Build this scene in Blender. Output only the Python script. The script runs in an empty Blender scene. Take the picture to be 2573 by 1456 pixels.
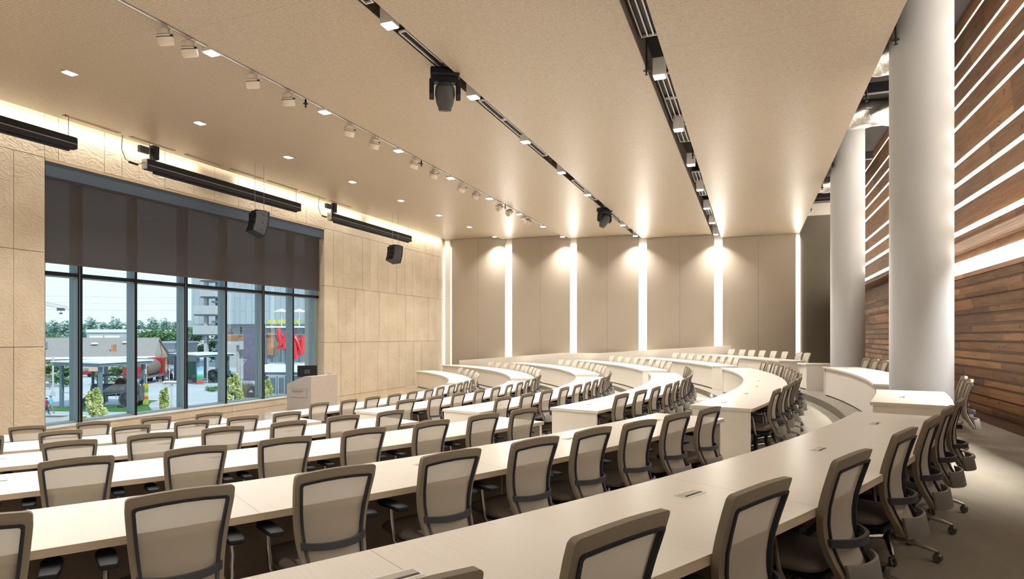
import bpy, bmesh, math, random
from mathutils import Vector, Matrix
random.seed(7)
sc = bpy.context.scene
COL = sc.collection
R_ = math.radians
EYE = 2.32                      # eye height above the front floor
# ---------------------------------------------------------------- camera
F, CX, HY = 1560.0, 1286.5, 845.0
_n = math.hypot(1890 - CX, F); S_, C_ = (1890 - CX) / _n, F / _n
cam = bpy.data.cameras.new('camera'); co = bpy.data.objects.new('camera', cam); COL.objects.link(co)
cam.sensor_width = 36; cam.lens = F / 2573 * 36; cam.shift_y = (HY - 728) / 2573
cam.clip_start = .05; cam.clip_end = 3000
co.location = (0, 0, EYE); co.rotation_euler = (math.pi / 2, 0, math.asin(S_))
sc.camera = co

def ground(px, py, z):          # where a sight line meets the height z (world)
    h = z - EYE; Z = F * h / (HY - py); X = (px - CX) * Z / F
    return Vector((C_ * X - S_ * Z, S_ * X + C_ * Z, z))
def deep(px, Z, z=0):           # the point at depth Z in the direction of a column of the frame
    X = (px - CX) * Z / F
    return Vector((C_ * X - S_ * Z, S_ * X + C_ * Z, z))
def zat(py, Z): return EYE + (HY - py) * Z / F
RT = Vector((C_, S_, 0)); FW = Vector((-S_, C_, 0))

# ---------------------------------------------------------------- materials
def newmat(name):
    m = bpy.data.materials.new(name); m.use_nodes = True
    nt = m.node_tree; b = nt.nodes['Principled BSDF']; return m, nt, b
def N(nt, t, **kw):
    n = nt.nodes.new(t)
    for k, v in kw.items(): setattr(n, k, v)
    return n
def L(nt, a, b): nt.links.new(a, b)
def mth(nt, op, a, b=None, c=None):
    n = N(nt, 'ShaderNodeMath', operation=op)
    for i, v in enumerate((a, b, c)):
        if v is None: continue
        if isinstance(v, (int, float)): n.inputs[i].default_value = v
        else: L(nt, v, n.inputs[i])
    return n.outputs[0]
def mixc(nt, f, a, b):
    n = N(nt, 'ShaderNodeMix', data_type='RGBA')
    if isinstance(f, (int, float)): n.inputs[0].default_value = f
    else: L(nt, f, n.inputs[0])
    for i, v in ((6, a), (7, b)):
        if isinstance(v, tuple): n.inputs[i].default_value = (*v[:3], 1)
        else: L(nt, v, n.inputs[i])
    return n.outputs[2]
def noise(nt, vec, scale, detail=3, rough=.6):
    n = N(nt, 'ShaderNodeTexNoise'); n.inputs['Scale'].default_value = scale
    n.inputs['Detail'].default_value = detail; n.inputs['Roughness'].default_value = rough
    if vec is not None: L(nt, vec, n.inputs['Vector'])
    return n.outputs['Fac']
def mapr(nt, v, a, b, c, d):
    n = N(nt, 'ShaderNodeMapRange'); L(nt, v, n.inputs[0])
    for i, x in enumerate((a, b, c, d)): n.inputs[i + 1].default_value = x
    return n.outputs[0]
def stretch(nt, vec, s, rot=(0, 0, 0)):
    n = N(nt, 'ShaderNodeMapping'); L(nt, vec, n.inputs[0]); n.inputs['Scale'].default_value = s
    n.inputs['Rotation'].default_value = rot
    return n.outputs[0]
def bump(nt, b, h, strength=.3, dist=.01):
    n = N(nt, 'ShaderNodeBump'); n.inputs['Strength'].default_value = strength
    n.inputs['Distance'].default_value = dist; L(nt, h, n.inputs['Height']); L(nt, n.outputs[0], b.inputs['Normal'])
def P(name, col, rough=.5, metal=0., var=0., vs=5., bmp=0., bs=60., spec=.5, em=None, es=0., st=None, coat=0.):
    m, nt, b = newmat(name)
    b.inputs['Roughness'].default_value = rough; b.inputs['Metallic'].default_value = metal
    b.inputs['Specular IOR Level'].default_value = spec
    b.inputs['Coat Weight'].default_value = coat
    b.inputs['Base Color'].default_value = (*col, 1)
    if var or bmp:
        tc = N(nt, 'ShaderNodeTexCoord').outputs['Object']
        if st: tc = stretch(nt, tc, st)
        if var:
            f = noise(nt, tc, vs); f = mapr(nt, f, .3, .7, 0, 1)
            L(nt, mixc(nt, f, tuple(c * (1 - var) for c in col), tuple(min(1, c * (1 + var)) for c in col)), b.inputs['Base Color'])
        if bmp: bump(nt, b, noise(nt, tc, bs), bmp)
    if em:
        b.inputs['Emission Color'].default_value = (*em, 1); b.inputs['Emission Strength'].default_value = es
    return m
CEN = (-21.786, 13.934)         # centre of the concentric desk rows
def polar(nt):
    g = N(nt, 'ShaderNodeNewGeometry').outputs['Position']; s = N(nt, 'ShaderNodeSeparateXYZ'); L(nt, g, s.inputs[0])
    x = mth(nt, 'SUBTRACT', s.outputs[0], CEN[0]); y = mth(nt, 'SUBTRACT', s.outputs[1], CEN[1])
    r = mth(nt, 'SQRT', mth(nt, 'ADD', mth(nt, 'MULTIPLY', x, x), mth(nt, 'MULTIPLY', y, y)))
    return r, mth(nt, 'ARCTAN2', y, x), s.outputs[2], g
def comb(nt, x, y, z):
    n = N(nt, 'ShaderNodeCombineXYZ')
    for i, v in enumerate((x, y, z)):
        if isinstance(v, (int, float)): n.inputs[i].default_value = v
        else: L(nt, v, n.inputs[i])
    return n.outputs[0]
def m_laminate(name, base, rough, seam=True, upright=False):
    m, nt, b = newmat(name); r, t, z, g = polar(nt)
    v = comb(nt, mth(nt, 'MULTIPLY', r, 1.2), mth(nt, 'MULTIPLY', t, 2600.), mth(nt, 'MULTIPLY', z, 1.5 if upright else 0.))
    f = mapr(nt, noise(nt, v, 1.0, 4), .35, .65, 0, 1)
    c = mixc(nt, f, tuple(x * .965 for x in base), tuple(min(1, x * 1.025) for x in base))
    if seam:
        k = mth(nt, 'FRACT', mth(nt, 'MULTIPLY', t, 13.2)); k = mth(nt, 'LESS_THAN', k, .0016)
        c = mixc(nt, k, c, tuple(x * .35 for x in base))
    L(nt, c, b.inputs['Base Color']); b.inputs['Roughness'].default_value = rough
    b.inputs['Specular IOR Level'].default_value = .62
    return m
M = {}
M['top'] = m_laminate('desk_laminate', (.80, .755, .69), .30)
M['edge'] = P('desk_edge_shaded', (.56, .46, .345), .5, var=.08, vs=9, st=(1, 1, 8))  # tan edge, browned in colour for the weaker light on the chair side
M['panel'] = m_laminate('desk_panel_laminate', (.88, .825, .75), .45, seam=False, upright=True)
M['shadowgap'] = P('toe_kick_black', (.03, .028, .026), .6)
M['under'] = P('desk_underside', (.20, .15, .11), .7)
# ceiling: grooved acoustic wood wool boards
def m_ceiling():
    m, nt, b = newmat('ceiling_grooved_board'); g = N(nt, 'ShaderNodeNewGeometry').outputs['Position']
    s = N(nt, 'ShaderNodeSeparateXYZ'); L(nt, g, s.inputs[0])
    gr = mth(nt, 'FRACT', mth(nt, 'MULTIPLY', s.outputs[1], 1 / .042)); gr = mth(nt, 'LESS_THAN', gr, .28)
    f1 = mapr(nt, noise(nt, stretch(nt, g, (1, 3.5, 1)), 26, 4, .75), .36, .64, 0, 1)
    f2 = mapr(nt, noise(nt, stretch(nt, g, (1, 2.2, 1)), 9, 3), .35, .65, 0, 1)
    c = mixc(nt, f1, (.36, .30, .22), (.58, .50, .39)); c = mixc(nt, mth(nt, 'MULTIPLY', f2, .25), c, (.46, .365, .26))
    c = mixc(nt, mth(nt, 'MULTIPLY', gr, .42), c, (.20, .125, .075))
    sm = mth(nt, 'LESS_THAN', mth(nt, 'FRACT', mth(nt, 'DIVIDE', mth(nt, 'ADD', s.outputs[1], .35), 2.44)), .003)
    c = mixc(nt, mth(nt, 'MULTIPLY', sm, .5), c, (.2, .13, .08))
    L(nt, c, b.inputs['Base Color']); b.inputs['Roughness'].default_value = .38; b.inputs['Specular IOR Level'].default_value = .3
    return m
M['ceil'] = m_ceiling()
M['ceil_side'] = P('ceiling_board_edge', (.50, .38, .25), .6)
M['plenum'] = P('plenum_dark', (.035, .03, .028), .9)
def m_stone():
    m, nt, b = newmat('trowelled_stone'); g = N(nt, 'ShaderNodeNewGeometry').outputs['Position']
    f = mapr(nt, noise(nt, g, 1.3, 5), .3, .7, 0, 1); c = mixc(nt, f, (.54, .465, .345), (.67, .59, .46))
    at = N(nt, 'ShaderNodeAttribute', attribute_name='tint'); c = mixc(nt, mth(nt, 'MULTIPLY', at.outputs['Fac'], .3), c, (.49, .41, .30))
    L(nt, c, b.inputs['Base Color']); b.inputs['Roughness'].default_value = .75
    w = N(nt, 'ShaderNodeTexWave', wave_type='RINGS'); w.inputs['Scale'].default_value = 1.5; w.inputs['Distortion'].default_value = 26
    w.inputs['Detail'].default_value = 3; w.inputs['Detail Scale'].default_value = 1.4; L(nt, stretch(nt, g, (1, 1, 1.4)), w.inputs['Vector'])
    h = mth(nt, 'ADD', mth(nt, 'MULTIPLY', w.outputs['Fac'], .35), noise(nt, g, 11, 6))
    bump(nt, b, h, .65, .018); return m
M['stone'] = m_stone()
M['joint'] = P('stone_joint', (.40, .30, .19), .9)
M['plaster'] = P('white_plaster', (.80, .76, .70), .6)
M['fabricwall'] = P('taupe_wall_fabric', (.38, .325, .26), .85, var=.04, vs=400, bmp=.1, bs=900)
M['olivewall'] = P('olive_wall_fabric', (.135, .122, .094), .85, var=.05, vs=300)
M['strip'] = P('lit_diffuser', (.9, .88, .82), .5, em=(1, .95, .86), es=4.6)
M['led'] = P('led_line', (.9, .85, .75), .5, em=(1, .90, .76), es=6)
M['lens'] = P('lamp_lens', (.9, .9, .9), .4, em=(1, .93, .82), es=16)
M['white_metal'] = P('white_painted_metal', (.84, .82, .79), .4)
M['cream_metal'] = P('cream_painted_metal', (.70, .62, .52), .4)
M['black'] = P('black_plastic', (.011, .012, .017), .5, spec=.3)
M['black2'] = P('charcoal_plastic', (.055, .056, .062), .5)
M['blackmetal'] = P('black_metal', (.02, .019, .02), .35, metal=.3)
M['grey'] = P('grey_metal', (.35, .35, .35), .4, metal=.6)
M['brown'] = P('slot_side_brown', (.10, .07, .05), .7)
M['column'] = P('grey_column_paint', (.64, .655, .68), .34, bmp=.04, bs=200)
M['mull'] = P('anodised_mullion', (.24, .30, .31), .5, metal=.25)
M['mullface'] = P('backlit_frame_face', (.004, .008, .014), .5, spec=.15)  # near-black colour carries the backlit shade of the room-side frame faces
M['header'] = P('blue_grey_header', (.05, .078, .118), .6)
def m_glass():
    m = bpy.data.materials.new('window_glass'); m.use_nodes = True; nt = m.node_tree; nt.nodes.clear()
    o = N(nt, 'ShaderNodeOutputMaterial'); t = N(nt, 'ShaderNodeBsdfTransparent'); t.inputs[0].default_value = (.92, .975, .985, 1)
    gl = N(nt, 'ShaderNodeBsdfGlossy'); gl.inputs['Roughness'].default_value = .02; gl.inputs['Color'].default_value = (.8, .9, 1, 1)
    fr = N(nt, 'ShaderNodeFresnel'); fr.inputs[0].default_value = 1.10; mx = N(nt, 'ShaderNodeMixShader')
    L(nt, fr.outputs[0], mx.inputs[0]); L(nt, t.outputs[0], mx.inputs[1]); L(nt, gl.outputs[0], mx.inputs[2]); L(nt, mx.outputs[0], o.inputs[0]); return m
M['glass'] = m_glass()
def m_sheer(name, col, tr, tcol=(1, 1, 1), weave=0):
    m = bpy.data.materials.new(name); m.use_nodes = True; nt = m.node_tree; nt.nodes.clear()
    o = N(nt, 'ShaderNodeOutputMaterial'); t = N(nt, 'ShaderNodeBsdfTransparent'); t.inputs[0].default_value = (*tcol, 1)
    d = N(nt, 'ShaderNodeBsdfPrincipled'); d.inputs['Base Color'].default_value = (*col, 1); d.inputs['Roughness'].default_value = .8
    mx = N(nt, 'ShaderNodeMixShader'); mx.inputs[0].default_value = tr
    if weave:
        tc = N(nt, 'ShaderNodeTexCoord').outputs['Object']; s = N(nt, 'ShaderNodeSeparateXYZ'); L(nt, tc, s.inputs[0])
        a = mth(nt, 'SINE', mth(nt, 'MULTIPLY', mth(nt, 'ADD', s.outputs[0], mth(nt, 'MULTIPLY', s.outputs[1], .6)), weave))
        b_ = mth(nt, 'SINE', mth(nt, 'MULTIPLY', s.outputs[2], weave))
        k = mth(nt, 'GREATER_THAN', mth(nt, 'MULTIPLY', a, b_), .12)
        L(nt, mth(nt, 'MULTIPLY', k, tr * 2.35), mx.inputs[0])
    L(nt, d.outputs[0], mx.inputs[1]); L(nt, t.outputs[0], mx.inputs[2]); L(nt, mx.outputs[0], o.inputs[0]); return m
M['shade'] = m_sheer('dark_solar_screen', (.056, .050, .050), .13, (.9, .95, 1))
M['shade_rail'] = P('brown_hem_bar', (.06, .04, .03), .6)
M['mesh'] = m_sheer('beige_chair_mesh', (.50, .45, .375), .20, (1, 1, 1), weave=1500)
def m_weave(name, c0, c1, k):
    m, nt, b = newmat(name); tc = N(nt, 'ShaderNodeTexCoord').outputs['Object']; s = N(nt, 'ShaderNodeSeparateXYZ'); L(nt, tc, s.inputs[0])
    a = mth(nt, 'SINE', mth(nt, 'MULTIPLY', mth(nt, 'ADD', s.outputs[0], s.outputs[1]), k))
    b_ = mth(nt, 'SINE', mth(nt, 'MULTIPLY', s.outputs[2], k))
    h = mth(nt, 'MULTIPLY', a, b_); L(nt, mixc(nt, mapr(nt, h, -.4, .4, 0, 1), c0, c1), b.inputs['Base Color'])
    b.inputs['Roughness'].default_value = .8; return m
M['border'] = m_weave('beige_knit_border', (.34, .285, .215), (.165, .137, .10), 1500)
M['knit'] = P('beige_knit_lit', (.64, .585, .50), .85)  # lightened copy of the chair beige, strong front light put into the colour
M['trim'] = P('dark_chair_frame', (.020, .024, .036), .42)
M['lumbar'] = P('slate_lumbar_band', (.050, .054, .068), .5)
M['plate'] = P('silver_grey_plastic', (.23, .22, .205), .38)
M['seat'] = P('taupe_seat_fabric', (.15, .12, .10), .8, var=.1, vs=200)
M['chrome'] = P('dark_polished_aluminium', (.42, .40, .38), .22, metal=1)
M['caster'] = P('smoked_caster', (.12, .115, .11), .25, spec=.8)
def m_carpet():
    m, nt, b = newmat('beige_carpet'); g = N(nt, 'ShaderNodeNewGeometry').outputs['Position']
    f = mapr(nt, noise(nt, stretch(nt, g, (1, .35, 1)), 1.6, 5, .7), .3, .7, 0, 1); f2 = mapr(nt, noise(nt, g, 160, 3), .3, .7, 0, 1)
    c = mixc(nt, f, (.32, .29, .24), (.42, .385, .325)); c = mixc(nt, mth(nt, 'MULTIPLY', f2, .35), c, (.17, .148, .115))
    L(nt, c, b.inputs['Base Color']); b.inputs['Roughness'].default_value = .95; bump(nt, b, f2, .4, .004); return m
M['carpet'] = m_carpet()
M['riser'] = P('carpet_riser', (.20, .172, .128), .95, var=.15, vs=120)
def m_floor():
    m, nt, b = newmat('polished_stage_floor'); r, t, z, g = polar(nt)
    f = mapr(nt, noise(nt, stretch(nt, g, (14, .9, 1)), 1.5, 4), .35, .65, 0, 1)
    wood = mixc(nt, f, (.30, .215, .14), (.38, .28, .19))
    k = mth(nt, 'GREATER_THAN', r, 12.82); c = mixc(nt, k, wood, (.35, .30, .225))
    L(nt, c, b.inputs['Base Color']); L(nt, mapr(nt, k, 0, 1, .17, .95), b.inputs['Roughness']); return m
M['floor'] = m_floor()
def m_plank(name, dark, mid, light):
    m, nt, b = newmat(name); g = N(nt, 'ShaderNodeNewGeometry').outputs['Position']
    at = N(nt, 'ShaderNodeAttribute', attribute_name='tint').outputs['Fac']
    v = N(nt, 'ShaderNodeVectorMath', operation='ADD'); L(nt, stretch(nt, g, (9, .8, 9)), v.inputs[0]); L(nt, comb(nt, at, mth(nt, 'MULTIPLY', at, 37.), at), v.inputs[1])
    f = mapr(nt, noise(nt, v.outputs[0], 1.6, 6, .65), .3, .7, 0, 1)
    c = mixc(nt, at, dark, mid); c = mixc(nt, mth(nt, 'MULTIPLY', f, mth(nt, 'ADD', mth(nt, 'MULTIPLY', at, .6), .15)), c, light)
    kn = mth(nt, 'GREATER_THAN', noise(nt, stretch(nt, g, (6, 3.2, 6)), 1.6, 2), .69); c = mixc(nt, mth(nt, 'MULTIPLY', kn, .7), c, (.03, .014, .008))
    L(nt, c, b.inputs['Base Color']); b.inputs['Roughness'].default_value = .62; bump(nt, b, f, .5, .006); return m
M['plank'] = m_plank('reclaimed_wood_plank', (.055, .025, .014), (.235, .115, .052), (.47, .265, .13))
M['foil'] = P('crumpled_foil', (.80, .79, .77), .33, metal=1, bmp=1., bs=13)
M['podium'] = P('grey_oak_veneer', (.44, .395, .35), .5, var=.12, vs=8, st=(10, 10, 1))

# ---------------------------------------------------------------- mesh builder
class MB:
    def __init__(s): s.v = []; s.f = []; s.m = []; s.a = []; s.mi = 0; s.tint = 0.
    def add(s, vs, fs, M4=None):
        n = len(s.v); s.v += [(M4 @ Vector(p)) if M4 is not None else Vector(p) for p in vs]
        for f in fs: s.f.append([n + i for i in f]); s.m.append(s.mi); s.a.append(s.tint)
        return s
    def box(s, c, d, rz=0, M4=None, tilt=None):
        x, y, z = (t / 2 for t in d)
        vs = [(i * x, j * y, k * z) for k in (-1, 1) for j in (-1, 1) for i in (-1, 1)]
        T = Matrix.Translation(c) @ Matrix.Rotation(rz, 4, 'Z')
        if tilt: T = T @ tilt
        if M4 is not None: T = M4 @ T
        return s.add(vs, [(0, 2, 3, 1), (4, 5, 7, 6), (0, 1, 5, 4), (2, 6, 7, 3), (0, 4, 6, 2), (1, 3, 7, 5)], T)
    def b2(s, x0, x1, y0, y1, z0, z1): return s.box(((x0 + x1) / 2, (y0 + y1) / 2, (z0 + z1) / 2), (x1 - x0, y1 - y0, z1 - z0))
    def prism(s, pts, z0, z1, M4=None):     # pts counter-clockwise
        n = len(pts); vs = [(x, y, z0) for x, y in pts] + [(x, y, z1) for x, y in pts]
        fs = [tuple(range(n - 1, -1, -1)), tuple(range(n, 2 * n))] + [(i, (i + 1) % n, n + (i + 1) % n, n + i) for i in range(n)]
        return s.add(vs, fs, M4)
    def tube(s, pts, r, n=8, sq=None, cap=True, M4=None):
        pts = [Vector(p) for p in pts]; rs = r if isinstance(r, (list, tuple)) else [r] * len(pts)
        vs = []; up = None
        for i, p in enumerate(pts):
            t = (pts[min(i + 1, len(pts) - 1)] - pts[max(i - 1, 0)]).normalized()
            if up is None: up = Vector((0, 0, 1)) if abs(t.z) < .9 else Vector((1, 0, 0))
            a = t.cross(up)
            if a.length < 1e-4: a = t.orthogonal()
            a.normalize(); b = a.cross(t).normalized(); up = b
            for k in range(n):
                th = 2 * math.pi * k / n
                vs.append(p + a * (math.cos(th) * rs[i] * (sq[0] if sq else 1)) + b * (math.sin(th) * rs[i] * (sq[1] if sq else 1)))
        fs = [(i * n + k, i * n + (k + 1) % n, (i + 1) * n + (k + 1) % n, (i + 1) * n + k) for i in range(len(pts) - 1) for k in range(n)]
        if cap: fs += [tuple(range(n - 1, -1, -1)), tuple((len(pts) - 1) * n + k for k in range(n))]
        return s.add(vs, fs, M4)
    def lathe(s, prof, c=(0, 0, 0), n=16, M4=None):
        vs = []; 
        for (r, z) in prof:
            for k in range(n): vs.append((c[0] + r * math.cos(2 * math.pi * k / n), c[1] + r * math.sin(2 * math.pi * k / n), c[2] + z))
        fs = [(i * n + k, i * n + (k + 1) % n, (i + 1) * n + (k + 1) % n, (i + 1) * n + k) for i in range(len(prof) - 1) for k in range(n)]
        if prof[0][0] > 1e-5: fs.append(tuple(range(n - 1, -1, -1)))
        if prof[-1][0] > 1e-5: fs.append(tuple((len(prof) - 1) * n + k for k in range(n)))
        return s.add(vs, fs, M4)
    def ball(s, c, r, n=10, M4=None):
        r = r if isinstance(r, (tuple, list)) else (r, r, r); vs = []; m = n // 2 + 1
        for i in range(m + 1):
            p = math.pi * i / m
            for k in range(n):
                t = 2 * math.pi * k / n; vs.append((c[0] + r[0] * math.sin(p) * math.cos(t), c[1] + r[1] * math.sin(p) * math.sin(t), c[2] - r[2] * math.cos(p)))
        fs = [(i * n + k, i * n + (k + 1) % n, (i + 1) * n + (k + 1) % n, (i + 1) * n + k) for i in range(m) for k in range(n)]
        return s.add(vs, fs, M4)
    def grid(s, fn, nu, nv, closed=False, M4=None):
        vs = [fn(i / nu, j / nv) for j in range(nv + 1) for i in range(nu + 1)]; w = nu + 1
        return s.add(vs, [(j * w + i, j * w + i + 1, (j + 1) * w + i + 1, (j + 1) * w + i) for j in range(nv) for i in range(nu)], M4)
    def arc(s, r0, r1, a0, a1, z0, z1, seg=None, side=0):
        n = seg or max(1, int(abs(a1 - a0) / 1.0)); vs = []
        for i in range(n + 1):
            a = R_(a0 + (a1 - a0) * i / n); c, d = math.cos(a), math.sin(a)
            for (r, z) in ((r0, z0), (r1, z0), (r1, z1), (r0, z1)): vs.append((CEN[0] + r * c, CEN[1] + r * d, z))
        base = s.mi
        for k in range(4):
            s.mi = side if k == 1 else base
            fs = [(i * 4 + (k + 1) % 4, i * 4 + k, (i + 1) * 4 + k, (i + 1) * 4 + (k + 1) % 4) for i in range(n)]
            if k == 0: s.add(vs, fs); b0 = len(s.v) - len(vs)
            else:
                for f in fs: s.f.append([b0 + i for i in f]); s.m.append(s.mi); s.a.append(s.tint)
        s.mi = base
        for f in ((0, 1, 2, 3), tuple(n * 4 + k for k in (3, 2, 1, 0))): s.f.append([b0 + i for i in f]); s.m.append(s.mi); s.a.append(s.tint)
        return s
    def build(s, name, mats, parent=None, smooth=False, loc=None, rz=0, bevel=0, ang=35, clip=None):
        me = bpy.data.meshes.new(name); me.from_pydata([tuple(v) for v in s.v], [], s.f)
        for m in (mats if isinstance(mats, (list, tuple)) else [mats]): me.materials.append(M[m] if isinstance(m, str) else m)
        for p, k in zip(me.polygons, s.m): p.material_index = k
        if any(s.a):
            at = me.attributes.new('tint', 'FLOAT', 'FACE')
            for i, v in enumerate(s.a): at.data[i].value = v
        if bevel or clip:
            bm = bmesh.new(); bm.from_mesh(me)
            if clip:
                for (pc, pn) in clip:
                    g = bm.verts[:] + bm.edges[:] + bm.faces[:]
                    r = bmesh.ops.bisect_plane(bm, geom=g, plane_co=pc, plane_no=pn, clear_outer=True)
                    ed = [e for e in r['geom_cut'] if isinstance(e, bmesh.types.BMEdge)]
                    if ed: bmesh.ops.contextual_create(bm, geom=ed) if False else bmesh.ops.holes_fill(bm, edges=ed, sides=0)
            if bevel:
                es = [e for e in bm.edges if len(e.link_faces) == 2 and e.calc_face_angle(0) > .6]
                bmesh.ops.bevel(bm, geom=es, offset=bevel, segments=2, affect='EDGES', profile=.5)
            bm.to_mesh(me); bm.free()
        if smooth:
            for p in me.polygons: p.use_smooth = True
            me.set_sharp_from_angle(angle=R_(ang))
        me.update()
        o = bpy.data.objects.new(name, me); COL.objects.link(o)
        if parent: o.parent = parent
        if loc is not None: o.location = loc
        if rz: o.rotation_euler = (0, 0, rz)
        return o
def tag(o, label=None, cat=None, group=None, kind=None):
    if label: o['label'] = label
    if cat: o['category'] = cat
    if group: o['group'] = group
    if kind: o['kind'] = kind
    return o
def thing(name, label, cat, loc=(0, 0, 0), rz=0, group=None):
    o = bpy.data.objects.new(name, None); COL.objects.link(o); o.location = loc; o.rotation_euler = (0, 0, rz)
    o.empty_display_size = .1
    return tag(o, label, cat, group)
def struct(o): o['kind'] = 'structure'; return o
def copy_tree(root, loc, rz, label=None, group=None):
    def rec(o, par):
        c = o.copy(); COL.objects.link(c)
        if par: c.parent = par
        for ch in KIDS.get(o.name, []): rec(ch, c)
        return c
    r = rec(root, None); r.location = loc; r.rotation_euler = (0, 0, rz)
    if label: r['label'] = label
    if group: r['group'] = group
    return r
KIDS = {}
def index_kids(root):
    KIDS[root.name] = list(root.children)
    for c in root.children: index_kids(c)
ORD = ['first', 'second', 'third', 'fourth', 'fifth', 'sixth', 'seventh', 'eighth', 'ninth', 'tenth', 'eleventh', 'twelfth', 'thirteenth', 'fourteenth', 'fifteenth']
def area(name, loc, size, power, col=(1, .94, .86), rot=(0, 0, 0), spread=180, sy=None):
    l = bpy.data.lights.new(name, 'AREA'); l.energy = power; l.color = col; l.shape = 'RECTANGLE'; l.size = size; l.size_y = sy or size
    l.spread = R_(spread); o = bpy.data.objects.new(name, l); COL.objects.link(o); o.location = loc; o.rotation_euler = rot; return o

# ---------------------------------------------------------------- dimensions
XW, XR, YF, YB = -14.8, 3.9, 28.6, -3.2
YP = 27.9                                   # parapet in front of the far wall
RR = [None] + [23.743 - 2.128 * k for k in range(6)]
TZ = [None] + [.16 * (6 - k) for k in range(1, 7)]   # tier floors
DW, DH = .82, .74
ceil_h = [4.92, 4.79, 4.63, 4.44, 4.28]
ceil_x = [(-14.58, -11.82), (-11.52, -8.46), (-8.08, -5.07), (-4.67, -1.64), (-1.26, 1.84)]
# ---------------------------------------------------------------- floor and tiers
struct(MB().b2(XW - .9, XR + .3, YB - .3, YF + .3, -.3, 0).build('floor', 'floor'))
for k in range(1, 6):
    r0 = RR[k] - .3; r1 = 36 if k == 1 else RR[k - 1] - .3 - .0
    mb = MB(); mb.arc(r0, r1, -62, 66, 0.0, TZ[k], seg=128)
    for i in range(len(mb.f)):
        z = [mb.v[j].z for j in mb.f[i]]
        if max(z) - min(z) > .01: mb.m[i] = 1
    o = mb.build('floor', ['carpet', 'riser'], clip=[((XR, 0, 0), (1, 0, 0)), ((0, YP - .01, 0), (0, 1, 0)), ((0, YB, 0), (0, -1, 0)), ((XW + .02, 0, 0), (-1, 0, 0))])
    struct(o)
# raised walkway between the parapet and the far wall
pw = [(-13.61, -1.21), (-10.5, -.97), (-8.45, -.80), (-6.5, -.785), (-3.54, -.57), (-.85, -.40)]
mb = MB()
vs = [(x, YP, 0) for x, z in pw] + [(x, YP, z + EYE) for x, z in pw] + [(x, YP + .12, 0) for x, z in pw] + [(x, YP + .12, z + EYE) for x, z in pw]; n = len(pw)
fs = [(i, i + 1, n + i + 1, n + i) for i in range(n - 1)] + [(2 * n + i + 1, 2 * n + i, 3 * n + i, 3 * n + i + 1) for i in range(n - 1)] + [(n + i, n + i + 1, 3 * n + i + 1, 3 * n + i) for i in range(n - 1)] + [(0, n, 3 * n, 2 * n), (n - 1, 3 * n - 1, 4 * n - 1, 2 * n - 1)]
mb.add(vs, fs)
tag(mb.build('parapet_wall', P('cream_wall_paint', (.80, .745, .665), .5)), 'long low cream ramp wall climbing along the far fabric wall behind the back desks', 'low wall')
struct(MB().b2(-.85, XR, YP, YF, 0, .8).build('floor', 'carpet'))

# ---------------------------------------------------------------- walls
def slabs(mb, cols, rows, x, holes=None, front=1):
    for zi in range(len(rows) - 1):
        cc = cols[zi % len(cols)] if isinstance(cols[0], list) else cols
        for i in range(len(cc) - 1):
            y0, y1, z0, z1 = cc[i] + .006, cc[i + 1] - .006, rows[zi] + .006, rows[zi + 1] - .006
            d = random.uniform(.0, .012); mb.tint = random.uniform(.05, 1)
            mb.b2(x - .06, x - d, y0, y1, z0, z1)
    return mb
Y0, Y1 = 9.21, 18.97                        # window opening
SILL = EYE - 2.10; OT = EYE + 4.01
rws = [0, EYE - .24, EYE + 1.88, EYE + 4.01, EYE + 5.6]
def rnd_cols(a, b, lo, hi):
    c = [a]
    while c[-1] < b - hi: c.append(c[-1] + random.uniform(lo, hi))
    return c + [b]
mb = MB()
lc = [[-3.2, -1.6, .2, 2.0, 3.6, 5.3, 7.0, 8.58, Y0] for _ in range(3)]
slabs(mb, lc, rws[:4], XW)
rc = [[18.97, 19.51, 19.97, 20.9, 21.22, 21.92, 22.51, 23.28, 24.2, 24.78, 25.5, 26.25, 27.13, 27.87, YF],
      [18.97, 19.8, 20.3, 20.9, 21.5, 21.92, 22.6, 23.28, 24.1, 24.78, 25.5, 26.0, 26.9, 27.6, YF],
      [18.97, 19.51, 20.1, 20.6, 21.4, 21.92, 22.5, 23.3, 24.0, 24.7, 25.4, 26.2, 27.1, 27.87, YF]]
slabs(mb, rc, rws[:4], XW)
slabs(mb, [[-3.2, -.5, 2.2, 4.9, 7.6, 9.21, 9.51, 10.59, 11.04, 11.51, 12.27, 13.19, 13.94, 14.85, 16.27, 17.46, 17.97, 18.97, 19.6, 20.7, 21.8, 22.9, 24.2, 25.3, 26.6, 27.4, YF]], rws[3:5], XW)
mb.tint = .5
slabs(mb, [[Y0, 11.9, 14.6, 17.2, Y1]], [0, SILL], XW)
mb.mi = 1; mb.tint = 0
mb.b2(XW - .9, XW - .061, YB, Y0, 0, EYE + 5.6); mb.b2(XW - .9, XW - .061, Y1, YF, 0, EYE + 5.6)
mb.b2(XW - .9, XW - .061, Y0, Y1, OT, EYE + 5.6); mb.b2(XW - .9, XW - .061, Y0, Y1, 0, SILL)
mb.mi = 0; mb.tint = .3                      # stone returns of the opening
for zz in range(3): mb.b2(XW - .9, XW - .01, Y1 - .001, Y1 + .03, rws[zz] + .006, rws[zz + 1] - .006)
mb.b2(XW - .9, XW - .01, Y0 - .03, Y0 + .001, 0, OT)
struct(mb.build('wall_left', ['stone', 'joint']))
struct(MB().b2(XW - .72, XW + .012, Y0, Y1, SILL, SILL + .025).build('trim_1', P('pale_sill', (.62, .64, .65), .25)))
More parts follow.
